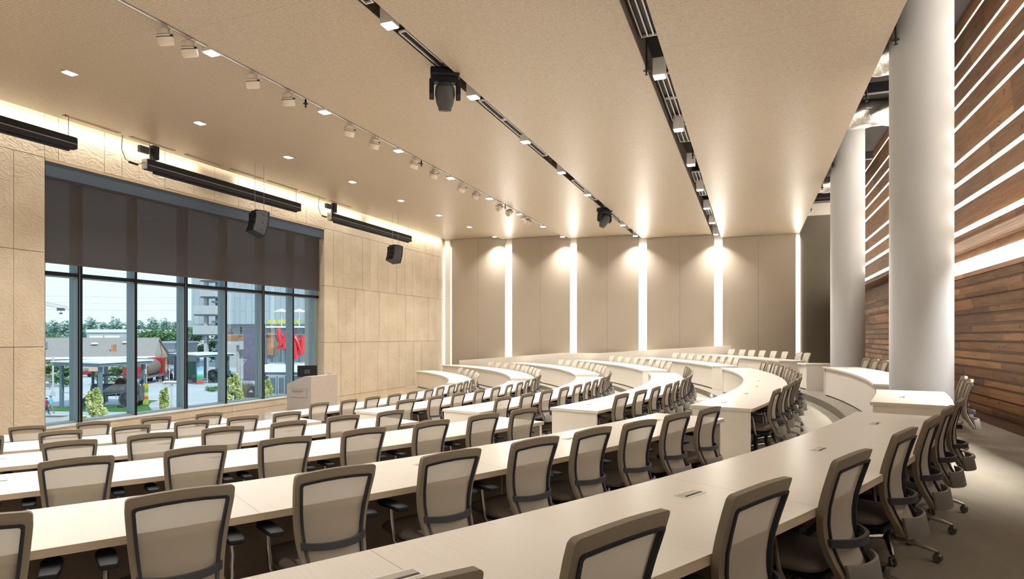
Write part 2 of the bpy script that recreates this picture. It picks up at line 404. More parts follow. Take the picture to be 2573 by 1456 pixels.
# far wall
struct(MB().b2(XW - .9, XR + .3, YF, YF + .3, -.3, EYE + 5.6).build('wall_far', 'plaster'))
struct(MB().b2(XW - .9, XR + .3, YB - .3, YB, -.3, EYE + 5.6).build('wall_back', 'fabricwall'))
fx = [(-14.31, -11.37), (-11.01, -8.06), (-7.73, -4.82), (-4.46, -1.55), (-1.20, 1.70)]
wp = ['leftmost taupe wall panel beside the stone wall', 'second taupe wall panel from the stone wall', 'middle taupe wall panel of the five on the far wall', 'fourth taupe wall panel counting from the stone wall', 'rightmost tall taupe wall panel beside the dark olive bay']
for i, (a, b) in enumerate(fx):
    t = thing('fabric_wall_panel', wp[i] + ('' if i else ', tall and fabric covered'), 'wall panel', ((a + b) / 2, YF - .08, 0), 0, 'fabric panels on the far wall')
    h = EYE + ceil_h[i] - .01; m_ = (b - a) / 2
    for s in (-1, 1):
        MB().b2(min(s * .003, s * m_), max(s * .003, s * m_), -.07, .079, 0, h).build('fabric_board', 'fabricwall', t)
gx = [(-11.37, -11.01), (-8.06, -7.73), (-4.82, -4.46), (-1.55, -1.20), (1.70, 1.87)]
for i, (a, b) in enumerate(gx):
    o = MB().b2(a, b, YF - .05, YF - .001, 0, EYE + ceil_h[i] - .45).build('wall_light_strip', 'strip')
    tag(o, ['tall glowing white strip, first of five from the stone wall', 'tall glowing white strip, second of five from the stone wall', 'tall glowing white strip, middle one of the five on the far wall', 'tall glowing white strip, fourth of five from the stone wall', 'narrow glowing white strip, rightmost, beside the dark olive bay'][i], 'light strip', 'glowing strips between the far wall panels')
    area('strip_light', ((a + b) / 2, YF - .09, 3.6), b - a - .04, 34, (1, .95, .87), (R_(90), 0, 0), 180, 5.6)
pil = thing('corner_pilaster', 'narrow white pilaster with lit edges in the corner by the stone wall', 'pilaster', (-14.55, YF - .1, 0))
MB().b2(-.15, .15, -.02, .099, 0, EYE + 4.9).build('pilaster_face', 'plaster', pil)
for a, b in ((-.245, -.17), (.155, .235)): MB().b2(a, b, .05, .099, 0, EYE + 4.5).build('edge_light', 'strip', pil)
# olive bay and header at the right end of the far wall
struct(MB().b2(1.87, XR, YF - .05, YF - .001, 0, EYE + 5.0).build('trim_2', 'olivewall'))
tag(MB().b2(1.9, 3.36, YF - .45, YF - .05, EYE + 5.0, EYE + 5.42).build('bulkhead_beam', 'plaster'), 'cream bulkhead beam above the dark olive bay beside the far column', 'beam')
# plenum
struct(MB().b2(XW - .9, XR + .3, YB - .3, YF + .3, EYE + 5.6, EYE + 5.8).build('ceiling', 'plenum'))

# ---------------------------------------------------------------- ceiling clouds
for i, ((a, b), h) in enumerate(zip(ceil_x, ceil_h)):
    mb = MB(); mb.b2(a, b, YB, YF - (.16 if i else .16), EYE + h, EYE + h + .09)
    mb.m = [0 if k == 0 else 1 for k in range(6)]
    struct(mb.build('ceiling', ['ceil', 'ceil_side']))
# dark backs of the slots
for i in range(4):
    a = ceil_x[i][1]; b = ceil_x[i + 1][0]
    struct(MB().b2(a - .25, b + .25, YB, YF - .2, EYE + ceil_h[i] + .42, EYE + ceil_h[i] + .46).build('ceiling', 'plenum'))
    struct(MB().b2(a, a + .012, YB, YF - .2, EYE + ceil_h[i] + .0, EYE + ceil_h[i] + .42).build('trim_3', 'brown'))
# cove light along the window wall
t = thing('cove_light', 'long thin white cove light line between the ceiling edge and stone wall', 'cove light', (XW + .12, 12.7, EYE + 5.03))
MB().b2(-.03, .03, -15.5, 15.5, 0, .03).build('light_line', 'led', t)
for y in range(-15, 16): MB().b2(.0, .1, y - .03, y + .03, .031, .06).build('mounting_clip', 'grey', t)
for y in (2, 10, 18, 25): area('cove_wash', (XW + .17, y, EYE + 4.99), .07, 52, (1, .93, .82), (0, 0, 0), 140, 6.5)

# ---------------------------------------------------------------- lamps in the slots
lx = [-11.70, -8.27, -4.88, -1.45]; lb = [4.83, 4.63, 4.47, 4.34]
ly = [7.72 + 2.886 * k for k in range(8)]
rn = ['recessed row nearest the window wall', 'row along the spotlight track', 'row with the black moving lights', 'widest rightmost ceiling slot']
proto = None
for i in range(4):
    for j in range(-3, 8):
        y = 7.72 + 2.886 * j
        seen = (i < 3 and j >= 0) or (i == 3 and j >= 1)
        z = EYE + lb[i]
        if seen:
            lab = 'square white downlight, %s from the far wall in the %s' % (ORD[7 - j], rn[i])
            if proto is None:
                proto = thing('square_downlight', lab, 'ceiling lamp', (lx[i], y, z), 0, 'square downlights in the ceiling slots')
                MB().b2(-.1, .1, -.1, .1, .012, .30).build('housing', 'white_metal', proto)
                MB().b2(-.088, .088, -.088, .088, 0, .013).build('lens', 'lens', proto)
                index_kids(proto)
            else: copy_tree(proto, (lx[i], y, z), 0, lab)
        if i == 3 and j < 1: continue
        area('downlight', (lx[i], y, z - .006), .17, 57, (1, .955, .89), (0, 0, 0), 108)

# track with spotlights
tr = thing('spotlight_track', 'thin white lighting track carrying the round spotlights', 'light track', (-8.27, 12, EYE + 4.70))
MB().b2(-.02, .02, -15, 15.8, 0, .035).build('rail', 'white_metal', tr)
cans = [(6.85, .1, -.4), (7.28, .1, -.4), (8.61, .1, -.35), (9.52, .1, -.35), (11.46, .35, -.2), (12.42, .35, -.2), (14.27, .4, -.1), (15.35, .4, -.1), (17.14, .4, -.1), (18.16, .4, -.1), (20.14, .5, .75), (21.1, .5, .8), (22.65, .4, .6), (23.09, -.1, .8)]
def make_can(tx, ty, s):
    t = thing('track_spotlight', 'x', 'spotlight', group='round spotlights on the white track')
    T = Matrix.Translation((0, 0, -.165)) @ Matrix.Rotation(tx, 4, 'Y') @ Matrix.Rotation(-ty, 4, 'X')
    MB().lathe([(.0, .125), (.075, .12), (.088, .10), (.092, .045), (.118, .025), (.118, -.10), (.105, -.125), (.098, -.12), (.088, -.09), (0, -.085)], n=20, M4=T).build('can', 'cream_metal', t, smooth=True)
    MB().lathe([(.1185, .005), (.120, .003), (.120, -.006), (.1185, -.008)], n=20, M4=T).build('dark_band', 'black2', t)
    MB().tube([(-.126, 0, -.165), (-.127, 0, -.05), (-.08, 0, -.01), (.08, 0, -.01), (.127, 0, -.05), (.126, 0, -.165)], .008, 6).build('yoke', 'white_metal', t, smooth=True)
    MB().tube([(.12, 0, -.165), (.155, 0, -.17)], .014, 8).build('knob', 'black', t)
    MB().lathe([(0, -.086), (.085, -.088), (.085, -.0875), (0, -.0865)], n=16, M4=T).build('lens', 'grey', t)
    return t
cache = {}
for i, (y, a, b) in enumerate(cans):
    lab = 'round cream spotlight on the white track, %s counting from the near end' % ORD[i]
    if (a, b) not in cache:
        t = make_can(a, b, 1); cache[(a, b)] = t; index_kids(t); t['label'] = lab; t.location = (-8.27, y, EYE + 4.69)
    else: copy_tree(cache[(a, b)], (-8.27, y, EYE + 4.69), 0, lab)
# linear grilles in the two wider slots
def grille(i, x, y0, y1, z, bars, w, lab):
    t = thing('linear_grille', lab, 'air grille', (x, (y0 + y1) / 2, z), 0, 'linear white grilles in the ceiling slots')
    l = (y1 - y0) / 2
    mb = MB()
    for s in (-1, 1): mb.b2(s * w / 2 - .008, s * w / 2 + .008, -l, l, 0, .03); mb.b2(-w / 2, w / 2, min(s * l, s * (l - .02)), max(s * l, s * (l - .02)), 0, .03)
    mb.build('frame', 'white_metal', t)
    for k in range(1, bars): xx = -w / 2 + w * k / bars; MB().b2(xx - .011, xx + .011, -l + .02, l - .02, .004, .026).build('blade', 'white_metal', t)
    MB().b2(-w / 2, w / 2, -l, l, .04, .06).build('backing', 'black', t)
g3 = [(5.4, 9.65), (11.12, 12.3), (12.33, 13.65), (13.95, 15.2), (18.1, 19.3), (19.6, 21.2), (22.5, 24.6), (25.4, 26.9)]
for j, (a, b) in enumerate(g3): grille(3, -1.45, a, b, EYE + 4.60, 3, .27, 'long white three-blade grille in the rightmost slot, %s from the near end' % ORD[j])
g2 = [(4.0, 7.3), (8.15, 9.55), (11.1, 12.25), (12.28, 13.4), (13.75, 15.1), (17.8, 19.1), (19.4, 20.6), (22.3, 24.6), (25.3, 26.6)]
for j, (a, b) in enumerate(g2): grille(2, -4.93, a, b, EYE + 4.60, 1, .12, 'narrow white-framed grille in the moving light slot, %s from the near end' % ORD[j])
cv = [(9.28, 10.59), (10.87, 12.11), (12.47, 13.70), (13.99, 15.30), (15.52, 16.86), (17.10, 18.38), (18.65, 19.87)]
for j, (a, b) in enumerate(cv):
    t = thing('ceiling_slot_vent', 'thin slot vent in the ceiling above the window wall, %s from the near end' % ORD[j], 'vent', (-14.28, (a + b) / 2, EYE + 4.92), 0, 'slot vents above the window')
    l = (b - a) / 2
    mb = MB(); mb.b2(-.055, -.028, -l, l, -.008, 0); mb.b2(.028, .055, -l, l, -.008, 0); mb.b2(-.005, .005, -l, l, -.006, 0); mb.b2(-.055, .055, -l, -l + .03, -.008, 0); mb.b2(-.055, .055, l - .03, l, -.008, 0)
    mb.build('frame', 'ceil_side', t); MB().b2(-.03, .03, -l, l, -.003, -.001).build('dark_gap', 'black', t)
# moving heads
def mover(y, lab, hrot, k):
    t = thing('moving_head_light', lab, 'stage light', (-4.88, y, EYE + 4.53), k); t.scale = (1.15, 1.15, 1.1)
    MB().tube([(-.07, 0, .0), (-.07, 0, .28)], .02, 8).build('clamp', 'grey', t, smooth=True)
    MB().box((0, 0, -.06), (.27, .43, .13)).build('base', 'black', t, bevel=.025)
    mb = MB(); mb.b2(-.03, .06, -.29, -.28, -.1, -.1)
    mb = MB(); mb.box((0, 0, -.16), (.15, .40, .09))
    for s in (-1, 1): mb.prism([(-.07, 0), (.07, 0), (.09, .24), (.0, .31), (-.09, .24)], -.035, .035, Matrix.Translation((0, s * .195, -.16)) @ Matrix.Rotation(-math.pi / 2, 4, 'X'))
    mb.build('yoke_arm', 'black', t, bevel=.01)
    T = Matrix.Translation((0, 0, -.38)) @ Matrix.Rotation(hrot, 4, 'Y')
    h = MB().lathe([(.0, .19), (.08, .18), (.14, .11), (.15, .0), (.13, -.12), (.10, -.20), (.09, -.24), (.07, -.24), (0, -.225)], n=18, M4=T).build('lamp_head', 'black2', t, smooth=True)
    MB().lathe([(0, .202), (.055, .20), (.06, .19)], n=14, M4=T).build('fan_cover', 'black', h)
    mb = MB()
    for i in range(5): mb.box((.128 - .004 * i, 0, .02 - .025 * i), (.01, .12, .007), M4=T)
    mb.build('cooling_slots', 'black', h)
    MB().tube([(.2, .05, -.05), (.3, .1, .02), (.31, .02, .06), (.24, 0, .03), (.21, -.05, -.02)], .008, 6).build('cable', 'black', t, smooth=True)
mover(9.45, 'large black moving head stage light, the nearer one in the ceiling slot', .25, R_(-62))
mover(21.7, 'smaller-looking black moving head stage light near the far wall', .55, R_(-35))
# sprinklers
def sprinkler(x, y, z, h, lab):
    t = thing('ceiling_sprinkler', lab, 'sprinkler', (x, y, z), 0, 'sprinkler heads under the ceiling')
    MB().tube([(0, 0, .02), (0, 0, h)], .018, 8).build('drop_pipe', 'black', t)
    MB().lathe([(.02, .03), (.05, .02), (.05, .012), (.012, .01), (.012, -.04), (.028, -.045), (.028, -.05), (0, -.05)], n=12).build('deflector', 'black', t, smooth=True)
sprinkler(-8.27, 10.02, EYE + 4.6, .62, 'small black sprinkler on the spotlight track, nearest of the track ones')
sprinkler(-8.27, 14.64, EYE + 4.6, .62, 'small black sprinkler on the track between two pairs of spotlights')
sprinkler(-8.27, 20.7, EYE + 4.6, .62, 'small black sprinkler on the track near the far tilted spotlights')
sprinkler(-4.75, 14.97, EYE + 4.5, .56, 'small black sprinkler hanging in the moving light slot')
sprinkler(-1.62, 10.3, EYE + 4.34, .72, 'black sprinkler beside the nearest downlight of the rightmost slot')
sprinkler(-1.35, 15.7, EYE + 4.38, .68, 'black sprinkler in the middle of the rightmost slot')
for j, (px, py, y) in enumerate([(2251, 103, 10.2), (2177, 248, 13.2), (2092, 416, 18.4), (2066, 473, 21.4), (2038, 528, 24.9), (2013, 578, 27.6)]):
    u = (px - CX) / F; Z = y / (S_ * u + C_); x = (C_ * u - S_) * Z
    sprinkler(x, y, zat(py, Z), EYE + 5.61 - zat(py, Z), 'black sprinkler pipe hanging past the ceiling edge, %s from the near column' % ORD[j])

# projection screens
for (a, b, lab, bx) in ((3.2, 9.45, 'black projector screen case at the far left under the ceiling', 0), (11.2, 16.85, 'black projector screen case hung above the window', 1), (18.5, 24.1, 'black projector screen case hung before the stone wall near the far corner', 1)):
    t = thing('projection_screen', lab, 'projector screen', (-14.2, (a + b) / 2, EYE + 4.18), 0, 'rolled-up projector screens')
    l = (b - a) / 2
    T = Matrix.Translation((0, -l, 0)) @ Matrix.Rotation(-math.pi / 2, 4, 'X')
    pts = [(-.10, -.27), (.08, -.27), (.10, -.24), (.11, -.12), (.10, -.03), (.06, 0), (-.06, 0), (-.10, -.05)]
    MB().prism(pts, 0, 2 * l, T).build('case', 'black', t)
    MB().b2(-.05, .02, -l + .25, l - .1, -.05, -.005).build('weight_bar', 'black', t)
    MB().b2(.108, .118, -l + .01, l - .01, .10, .115).build('trim_line', 'grey', t)
    for s in (-1, 1):
        MB().box((0, s * (l + .012), .135), (.19, .024, .25)).build('end_cap', 'black2' if s > 0 else 'grey', t, bevel=.006)
        MB().tube([(0, s * (l - .12), .27), (0, s * (l - .12), .74)], .008, 6).build('hanger', 'grey', t)
    if bx:
        MB().box((-.1, -l + .05, .52), (.1, .28, .16)).build('junction_box', 'black2', t)
        MB().box((-.04, -l + .3, .5), (.14, .16, .34)).build('motor_bracket', 'black', t)
        MB().tube([(0, -l - .6, .68), (0, -l - .62, .35), (0, -l - .52, .12), (0, -l - .3, .06), (0, -l - .1, .12), (0, -l, .2)], .012, 6).build('power_cable', 'grey', t, smooth=True)
        MB().tube([(0, -l - .43, .08), (0, -l - .2, .07)], .03, 8).build('connector', 'black', t)
# line array speakers
def speaker(y, x, ztop, lab):
    rz = R_(66)
    t = thing('line_array_speaker', lab, 'speaker', (x, y, EYE + ztop - .8), rz, 'hanging line array speakers')
    px, pz, ang = 0., .78, 0.
    MB().b2(-.16, .14, -.2, .2, .78, .81).build('rigging_frame', 'black', t)
    for i in range(3):
        h = .235
        T = Matrix.Translation((px, 0, pz)) @ Matrix.Rotation(R_(ang), 4, 'Y')
        o = MB().prism([(-.19, -h + .02), (.15, -h), (.15, 0), (-.19, -.02)], -.26, .26, T @ Matrix.Rotation(math.pi / 2, 4, 'X')).build('cabinet', P('speaker_charcoal', (.026, .028, .032), .5), t, bevel=.006)
        MB().box((.175, 0, -h / 2), (.045, .53, h - .012), M4=T).build('front_grille', 'black', o)
        for yy, r in ((-.12, .075),):
            MB().lathe([(r, .0), (r, .02), (r - .02, .02), (r - .03, .004), (0, .003)], n=18, M4=T @ Matrix.Translation((-.19, yy, -h / 2)) @ Matrix.Rotation(-math.pi / 2, 4, 'Y')).build('port_ring', 'black', o, smooth=True)
        for yy in (.04, .2): MB().box((-.198, yy, -h / 2), (.02, .025, .15), M4=T).build('rear_handle', 'black', o)
        MB().box((-.198, .12, -h / 2), (.02, .16, .025), M4=T).build('rear_handle', 'black', o)
        MB().box((.02, -.263, -h / 2), (.035, .006, .035), M4=T).build('badge', 'blackmetal', o)
        px += .15 * math.cos(R_(ang)) - h * math.sin(R_(ang)); pz += -.15 * math.sin(R_(ang)) - h * math.cos(R_(ang))
        ang += 9
        px -= .15 * math.cos(R_(ang)); pz += .15 * math.sin(R_(ang))
    for s, c in ((-.12, 'rear_cable'), (.14, 'front_cable')):
        MB().tube([(s, 0, .8), (s, 0, .8 + 4.92 - ztop)], .006, 6).build('suspension_cable', 'grey', t)
speaker(14.0, -13.2, 3.58, 'black three-box line array speaker hanging in front of the window shade')
speaker(21.35, -13.25, 3.60, 'smaller-looking black line array speaker hanging near the far corner')

# ---------------------------------------------------------------- window
XG = -15.2
w = struct(thing('window_1', None, None, (XG, (Y0 + Y1) / 2, SILL)))
w.pop('label', None)
yc = (Y0 + Y1) / 2
MY = [(10.11, 1), (11.58, 0), (13.10, 1), (14.57, 0), (16.10, 1), (17.56, 0)]
for y, dbl in MY:
    o = MB().b2(-.16, .14, y - yc, y - yc + (.11 if dbl else .065), 0, OT - SILL).build('mullion', 'mull', w)
    MB().b2(.1401, .152, y - yc, y - yc + (.11 if dbl else .065), 0, OT - SILL).build('backlit_mullion_front', 'mullface', o)  # thin strip added to hold the backlit dark of the mullion front
    if dbl: MB().b2(.1521, .158, y - yc + .032, y - yc + .042, 0, OT - SILL).build('glazing_bead', 'mull', o)
for y in (Y0, Y1 - .2): MB().b2(-.16, .10, y - yc, y - yc + .2, 0, OT - SILL).build('jamb_frame', 'mull', w)
tz = EYE + 1.45 - SILL
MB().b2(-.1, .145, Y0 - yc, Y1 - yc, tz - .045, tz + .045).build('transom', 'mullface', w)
MB().b2(-.1, .12, Y0 - yc, Y1 - yc, tz - .065, tz - .0455).build('transom_sill', 'mull', w)
MB().b2(-.16, .10, Y0 - yc, Y1 - yc, 0.026, .07).build('bottom_rail', 'mull', w)
ys = [Y0] + [m for m, _ in MY] + [Y1]
for i in range(7):
    for (a, b) in ((.05, tz), (tz, OT - SILL)): MB().b2(-.055, -.045, ys[i] - yc + .03, ys[i + 1] - yc, a, b).build('pane', 'glass', w)
struct(MB().b2(XW - .33, XW - .02, Y0 + .02, Y1 - .02, EYE + 3.62, OT - .06).build('trim_4', 'header'))
struct(MB().b2(XW - .4, XW - .005, Y0 + .02, Y1 - .02, OT - .06, OT).build('trim_5', 'ceil_side'))
t = thing('roller_shade', 'wide dark brown roller shade drawn halfway down the window', 'roller shade', (XW - .185, yc, EYE + 1.67))
MB().b2(-.002, .002, Y0 - yc + .02, Y1 - yc - .08, 0.03, 2.1).build('shade_cloth', 'shade', t)
MB().b2(-.012, .012, Y0 - yc + .02, Y1 - yc - .08, 0, .04).build('hem_bar', 'shade_rail', t)
MB().b2(-.03, .03, Y0 - yc + .02, Y1 - yc - .08, 1.92, 1.99).build('roller_tube', 'shade_rail', t)

# ---------------------------------------------------------------- right timber wall
mb = MB(); z = .80 + .12
while z < EYE + 1.20:
    hgt = min(random.choice((.13, .155, .18)), EYE + 1.225 - z)
    if hgt < .05: break
    gap = random.choice((.0, .035, .045)); dep = random.uniform(.0, .035); tilt = random.choice((.0, .03, .05)); y = YB
    while y < YF - .05:
        y2 = min(y + random.uniform(1.0, 3.8), YF - .05); mb.tint = random.choice((.08, .2, .35, .5, .7, 1.)); z0, z1 = z + gap, z + hgt - .003; j = random.uniform(0, .006)
        xb, xt, xw = XR - .02 - dep - j, XR - .02 - dep - tilt - j, XR + .05
        mb.add([(xb, y, z0), (xt, y, z1), (xw, y, z1), (xw, y, z0), (xb, y2 - .003, z0), (xt, y2 - .003, z1), (xw, y2 - .003, z1), (xw, y2 - .003, z0)], [(0, 1, 2, 3), (4, 7, 6, 5), (0, 4, 5, 1), (1, 5, 6, 2), (2, 6, 7, 3), (3, 7, 4, 0)])
        y = y2
    if gap: mb.tint = .03; mb.b2(XR - .012, XR + .05, YB, YF - .05, z, z + gap - .002)
    z += hgt
mb.tint = .2; mb.b2(XR + .05, XR + .3, YB, YF, 0, EYE + 5.6)
M['plank_low'] = m_plank('reclaimed_wood_wall', (.075, .032, .014), (.33, .15, .055), (.62, .34, .14))
struct(mb.build('wall_right', 'plank_low'))
struct(MB().b2(XR - .09, XR + .04, YB, YF - .05, .80, .925).build('baseboard_right', P('red_brown_baseboard', (.12, .045, .028), .5)))
# soffit and stepped, back-lit courses above
XU = 3.42
mb = MB(); mb.tint = .6
for i in range(5):
    y = YB
    while y < YF - .1:
        y2 = min(y + random.uniform(2, 4), YF - .1); mb.tint = random.choice((.3, .5, .7, .9)); mb.b2(XU + .105 * i, XU + .105 * (i + 1) - .006, y, y2 - .004, EYE + 1.66, EYE + 1.69); y = y2
struct(mb.build('trim_6', 'plank'))
t = thing('cove_wash_band', 'wide bright band of light under the timber soffit of the right wall', 'cove light', (XR - .02, 6, EYE + 1.24))
MB().b2(-.03, .05, -9, 11.2, 0, .235).build('lit_wall_band', P('wall_wash_glow', (.9, .88, .82), .5, em=(1, .93, .82), es=2.2), t)  # emissive band stands in for the wall top washed bright by the cove
area('cove_glow', (XR - .12, 6.5, EYE + 1.42), .16, 60, (1, .9, .76), (0, R_(-62), 0), 180, 19)
nm = ['lowest', 'second lowest', 'third lowest', 'fourth lowest', 'fifth lowest', 'sixth lowest', 'seventh lowest', 'eighth lowest', 'ninth lowest', 'topmost']
BZ = [(1.665, 1.78), (1.90, 2.27), (2.39, 2.66), (2.78, 3.05), (3.17, 3.69), (3.81, 4.08), (4.20, 4.46), (4.58, 4.81), (4.93, 5.32), (5.44, 5.59)]
for i in range(10):
    z = EYE + BZ[i][0]; bh = BZ[i][1] - BZ[i][0]
    c = thing('timber_louvre', '%s reclaimed timber course of the backlit right wall' % nm[i], 'wall cladding', (XU, 12, z), 0, 'stepped timber courses on the right wall')
    mb = MB(); y = YB - 12
    while y < YF - 12.1:
        y2 = min(y + random.uniform(1.5, 4), YF - 12.1); mb.tint = random.choice((.35, .5, .7, .85, 1.))
        j = random.uniform(0, .012)
        mb.add([(.05 + j, y, 0), (j * .3, y, bh), (.14, y, bh), (.14, y, 0), (.05 + j, y2 - .004, 0), (j * .3, y2 - .004, bh), (.14, y2 - .004, bh), (.14, y2 - .004, 0)], [(0, 1, 2, 3), (4, 7, 6, 5), (0, 4, 5, 1), (1, 5, 6, 2), (2, 6, 7, 3), (3, 7, 4, 0)])
        y = y2
    mb.build('board', 'plank', c)
    if i < 9: MB().b2(.05, .12, YB - 12, YF - 12.1, bh + .001, bh + .112).build('led_line', 'led', c)
    mb = MB(); mb.tint = .5; mb.b2(.151, .47, YB - 12, YF - 12.1, .0, .02); mb.build('backing_ledge', 'plank', c)
area('louvre_glow', (XU + .026, 12.2, EYE + 1.885), .02, 150, (1, .95, .87), (0, R_(14), 0), 62, 9.0)

# ---------------------------------------------------------------- columns
for (x, y, lab) in ((2.36, 10.9, 'thick round grey column between the two right-hand desks, the nearer one'), (2.37, 18.66, 'round grey column further back by the end of the long desk')):
    tag(MB().lathe([(.41, 0), (.41, EYE + 5.55 - .8)], n=64).build('round_column', 'column', smooth=True, loc=(x, y, .8)), lab, 'column', 'round grey columns')
# foil ducts in the open plenum
def duct(x0, x1, y, z, r, lab):
    mb = MB(); n = 28; m = 30
    def fn(u, v):
        a = 2 * math.pi * u; rr = r * (1 + .05 * math.sin(17 * v + 3 * math.sin(a * 2)) + .035 * math.sin(31 * v + a * 5))
        return ((x0 + (x1 - x0) * v), y + rr * math.cos(a), z + rr * math.sin(a))
    mb.grid(fn, n, m); o = mb.build('foil_duct', 'foil', smooth=True, ang=80); tag(o, lab, 'air duct', 'foil-wrapped ducts above the ceiling edge')
    for xx in (x0 + .4, x1 - .4): MB().tube([(xx, y, z + r * .9), (xx, y, EYE + 5.605)], .012, 6).build('hanger_rod', 'grey', o)
duct(1.2, 3.3, 16.9, EYE + 5.02 + .28, .30, 'crumpled silver foil duct crossing above the far column')
duct(1.2, 3.3, 13.4, EYE + 5.2, .28, 'crumpled silver foil duct nearest the thick column')
duct(1.4, 3.3, 23.6, EYE + 5.15, .26, 'distant crumpled foil duct seen left of the far column')
for i, (y, z) in enumerate([(15.2, 5.3), (20.8, 5.3), (26, 5.3)]):
    o = MB().b2(1.3, 3.3, y - .06, y + .06, EYE + z - .1, EYE + z + .12).build('steel_joist', 'blackmetal')
    for xx in (1.5, 3.1): MB().tube([(xx, y, EYE + z + .12), (xx, y, EYE + 5.605)], .02, 6).build('hanger_rod', 'blackmetal', o)
    tag(o, 'dark steel joist in the open plenum, %s from the thick column' % ORD[i], 'joist', 'dark plenum joists')

# ---------------------------------------------------------------- desks
blockname = {'A': 'nearest', 'B': 'middle', 'C': 'far'}
rowname = {1: 'outermost', 2: 'second', 3: 'third', 4: 'fourth', 5: 'fifth', 6: 'innermost'}
def desk(blk, k, a0, a1, lab):
    R0 = RR[k]; z = TZ[k]; t = thing('curved_desk', lab, 'desk', (CEN[0] + (R0 + .41) * math.cos(R_((a0 + a1) / 2)), CEN[1] + (R0 + .41) * math.sin(R_((a0 + a1) / 2)), z), 0, 'curved tiered desks')
    def fin(mb, name, mats, **kw):
        for v in mb.v: v -= t.location
        return mb.build(name, mats, t, **kw)
    mb = MB(); mb.mi = 0; mb.arc(R0, R0 + DW, a0, a1, z + DH - .04, z + DH, seg=max(4, int((a1 - a0) * 1.5)), side=1)
    for i, f in enumerate(mb.f):
        if max(mb.v[j].z for j in f) < z + DH - .03: mb.m[i] = 2
    # ends of the top keep the laminate
    fin(mb, 'desk_top', ['top', 'edge', 'under'])
    nb = max(1, round((a1 - a0) * math.pi / 180 * R0 / 1.45)); da = (a1 - a0) / nb; e = .0023 * 57.3 / R0
    ee = .045 * 57.3 / R0
    for i in range(nb):
        p0 = a0 + i * da + (e if i else ee); p1 = a0 + (i + 1) * da - (e if i < nb - 1 else ee)
        fin(MB().arc(R0 + .06, R0 + .08, p0, p1, z + .035, z + DH - .041, seg=max(2, int((p1 - p0) * 1.5)), side=1), 'front_panel', ['panel', 'under'])  # chair-side face darkened in colour for the shade under the desk
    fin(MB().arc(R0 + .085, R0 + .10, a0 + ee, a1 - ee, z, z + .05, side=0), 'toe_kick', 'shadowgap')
    we = .04 * 57.3 / R0
    for aa in (a0 + .01 * 57.3 / R0, a1 - .01 * 57.3 / R0 - we):
        fin(MB().arc(R0 + .03, R0 + DW - .03, aa, aa + we, z + .0, z + DH - .041, seg=1, side=0), 'end_panel', 'panel')
    return t
Aend = {1: -16.3, 2: -16.7, 3: -18.2, 4: -18.9, 5: -19.8, 6: -21.3}
Ast = {1: -39.5, 2: -43.5, 3: -47, 4: -48, 5: -48, 6: -49}
Bst = {1: -13.5, 2: -13.8, 3: -14.3, 4: -14.6, 5: -15.1, 6: -16.9}
Ben = {1: -8.6, 2: 14.5, 3: 14.8, 4: 15.8, 5: 16.4, 6: 17.1}
Cst = {1: 18.1, 2: 17.75, 3: 18.5, 4: 19.85, 5: 21.2, 6: 21.6}
def cend(k):
    r = RR[k] + .82; return math.degrees(math.asin(min(.999, (YP - .06 - CEN[1]) / r)))
Cen = {k: cend(k) for k in range(1, 6)}; Cen[6] = 54.5
near = {1: 'long pale desk closest to the camera, running off the bottom edge', 2: 'second long pale desk from the camera in the near block', 3: 'third long pale desk from the camera in the near block', 4: 'fourth pale desk from the camera in the near block', 5: 'fifth pale desk from the camera, second from the stage', 6: 'shortest front desk of the near block, beside the stage'}
mid = {2: 'large crescent desk whose end panel stands highest in the middle block', 3: 'curved desk of middle block, second outermost of its five crescents', 4: 'curved desk of middle block, central one of its five crescents', 5: 'curved desk of middle block, fourth inward from the outermost crescent', 6: 'innermost curved desk of the middle block, right of the podium'}
far = {1: 'highest desk along the far wall, outermost of the far block', 2: 'far block desk, second outermost, ending beside the large crescent desk', 3: 'far block desk, third from the outermost', 4: 'far block desk, fourth from the outermost', 5: 'far block desk, fifth from the outermost, next to the innermost', 6: 'innermost far block desk ending near the stone wall corner'}
for k in range(1, 7):
    desk('A', k, Ast[k], Aend[k], near[k])
    desk('C', k, Cst[k], Cen[k], far[k])
    if k > 1: desk('B', k, Bst[k], Ben[k], mid[k])
desk('B', 1, -13.5, -8.6, 'short wide desk standing just in front of the thick column')
desk('B', 1, -5.8, 8.9, 'bright curved desk behind the thick column, reaching the far column')
desk('B', 1, 12.6, 14.3, 'small boxy desk end standing left of the far column')

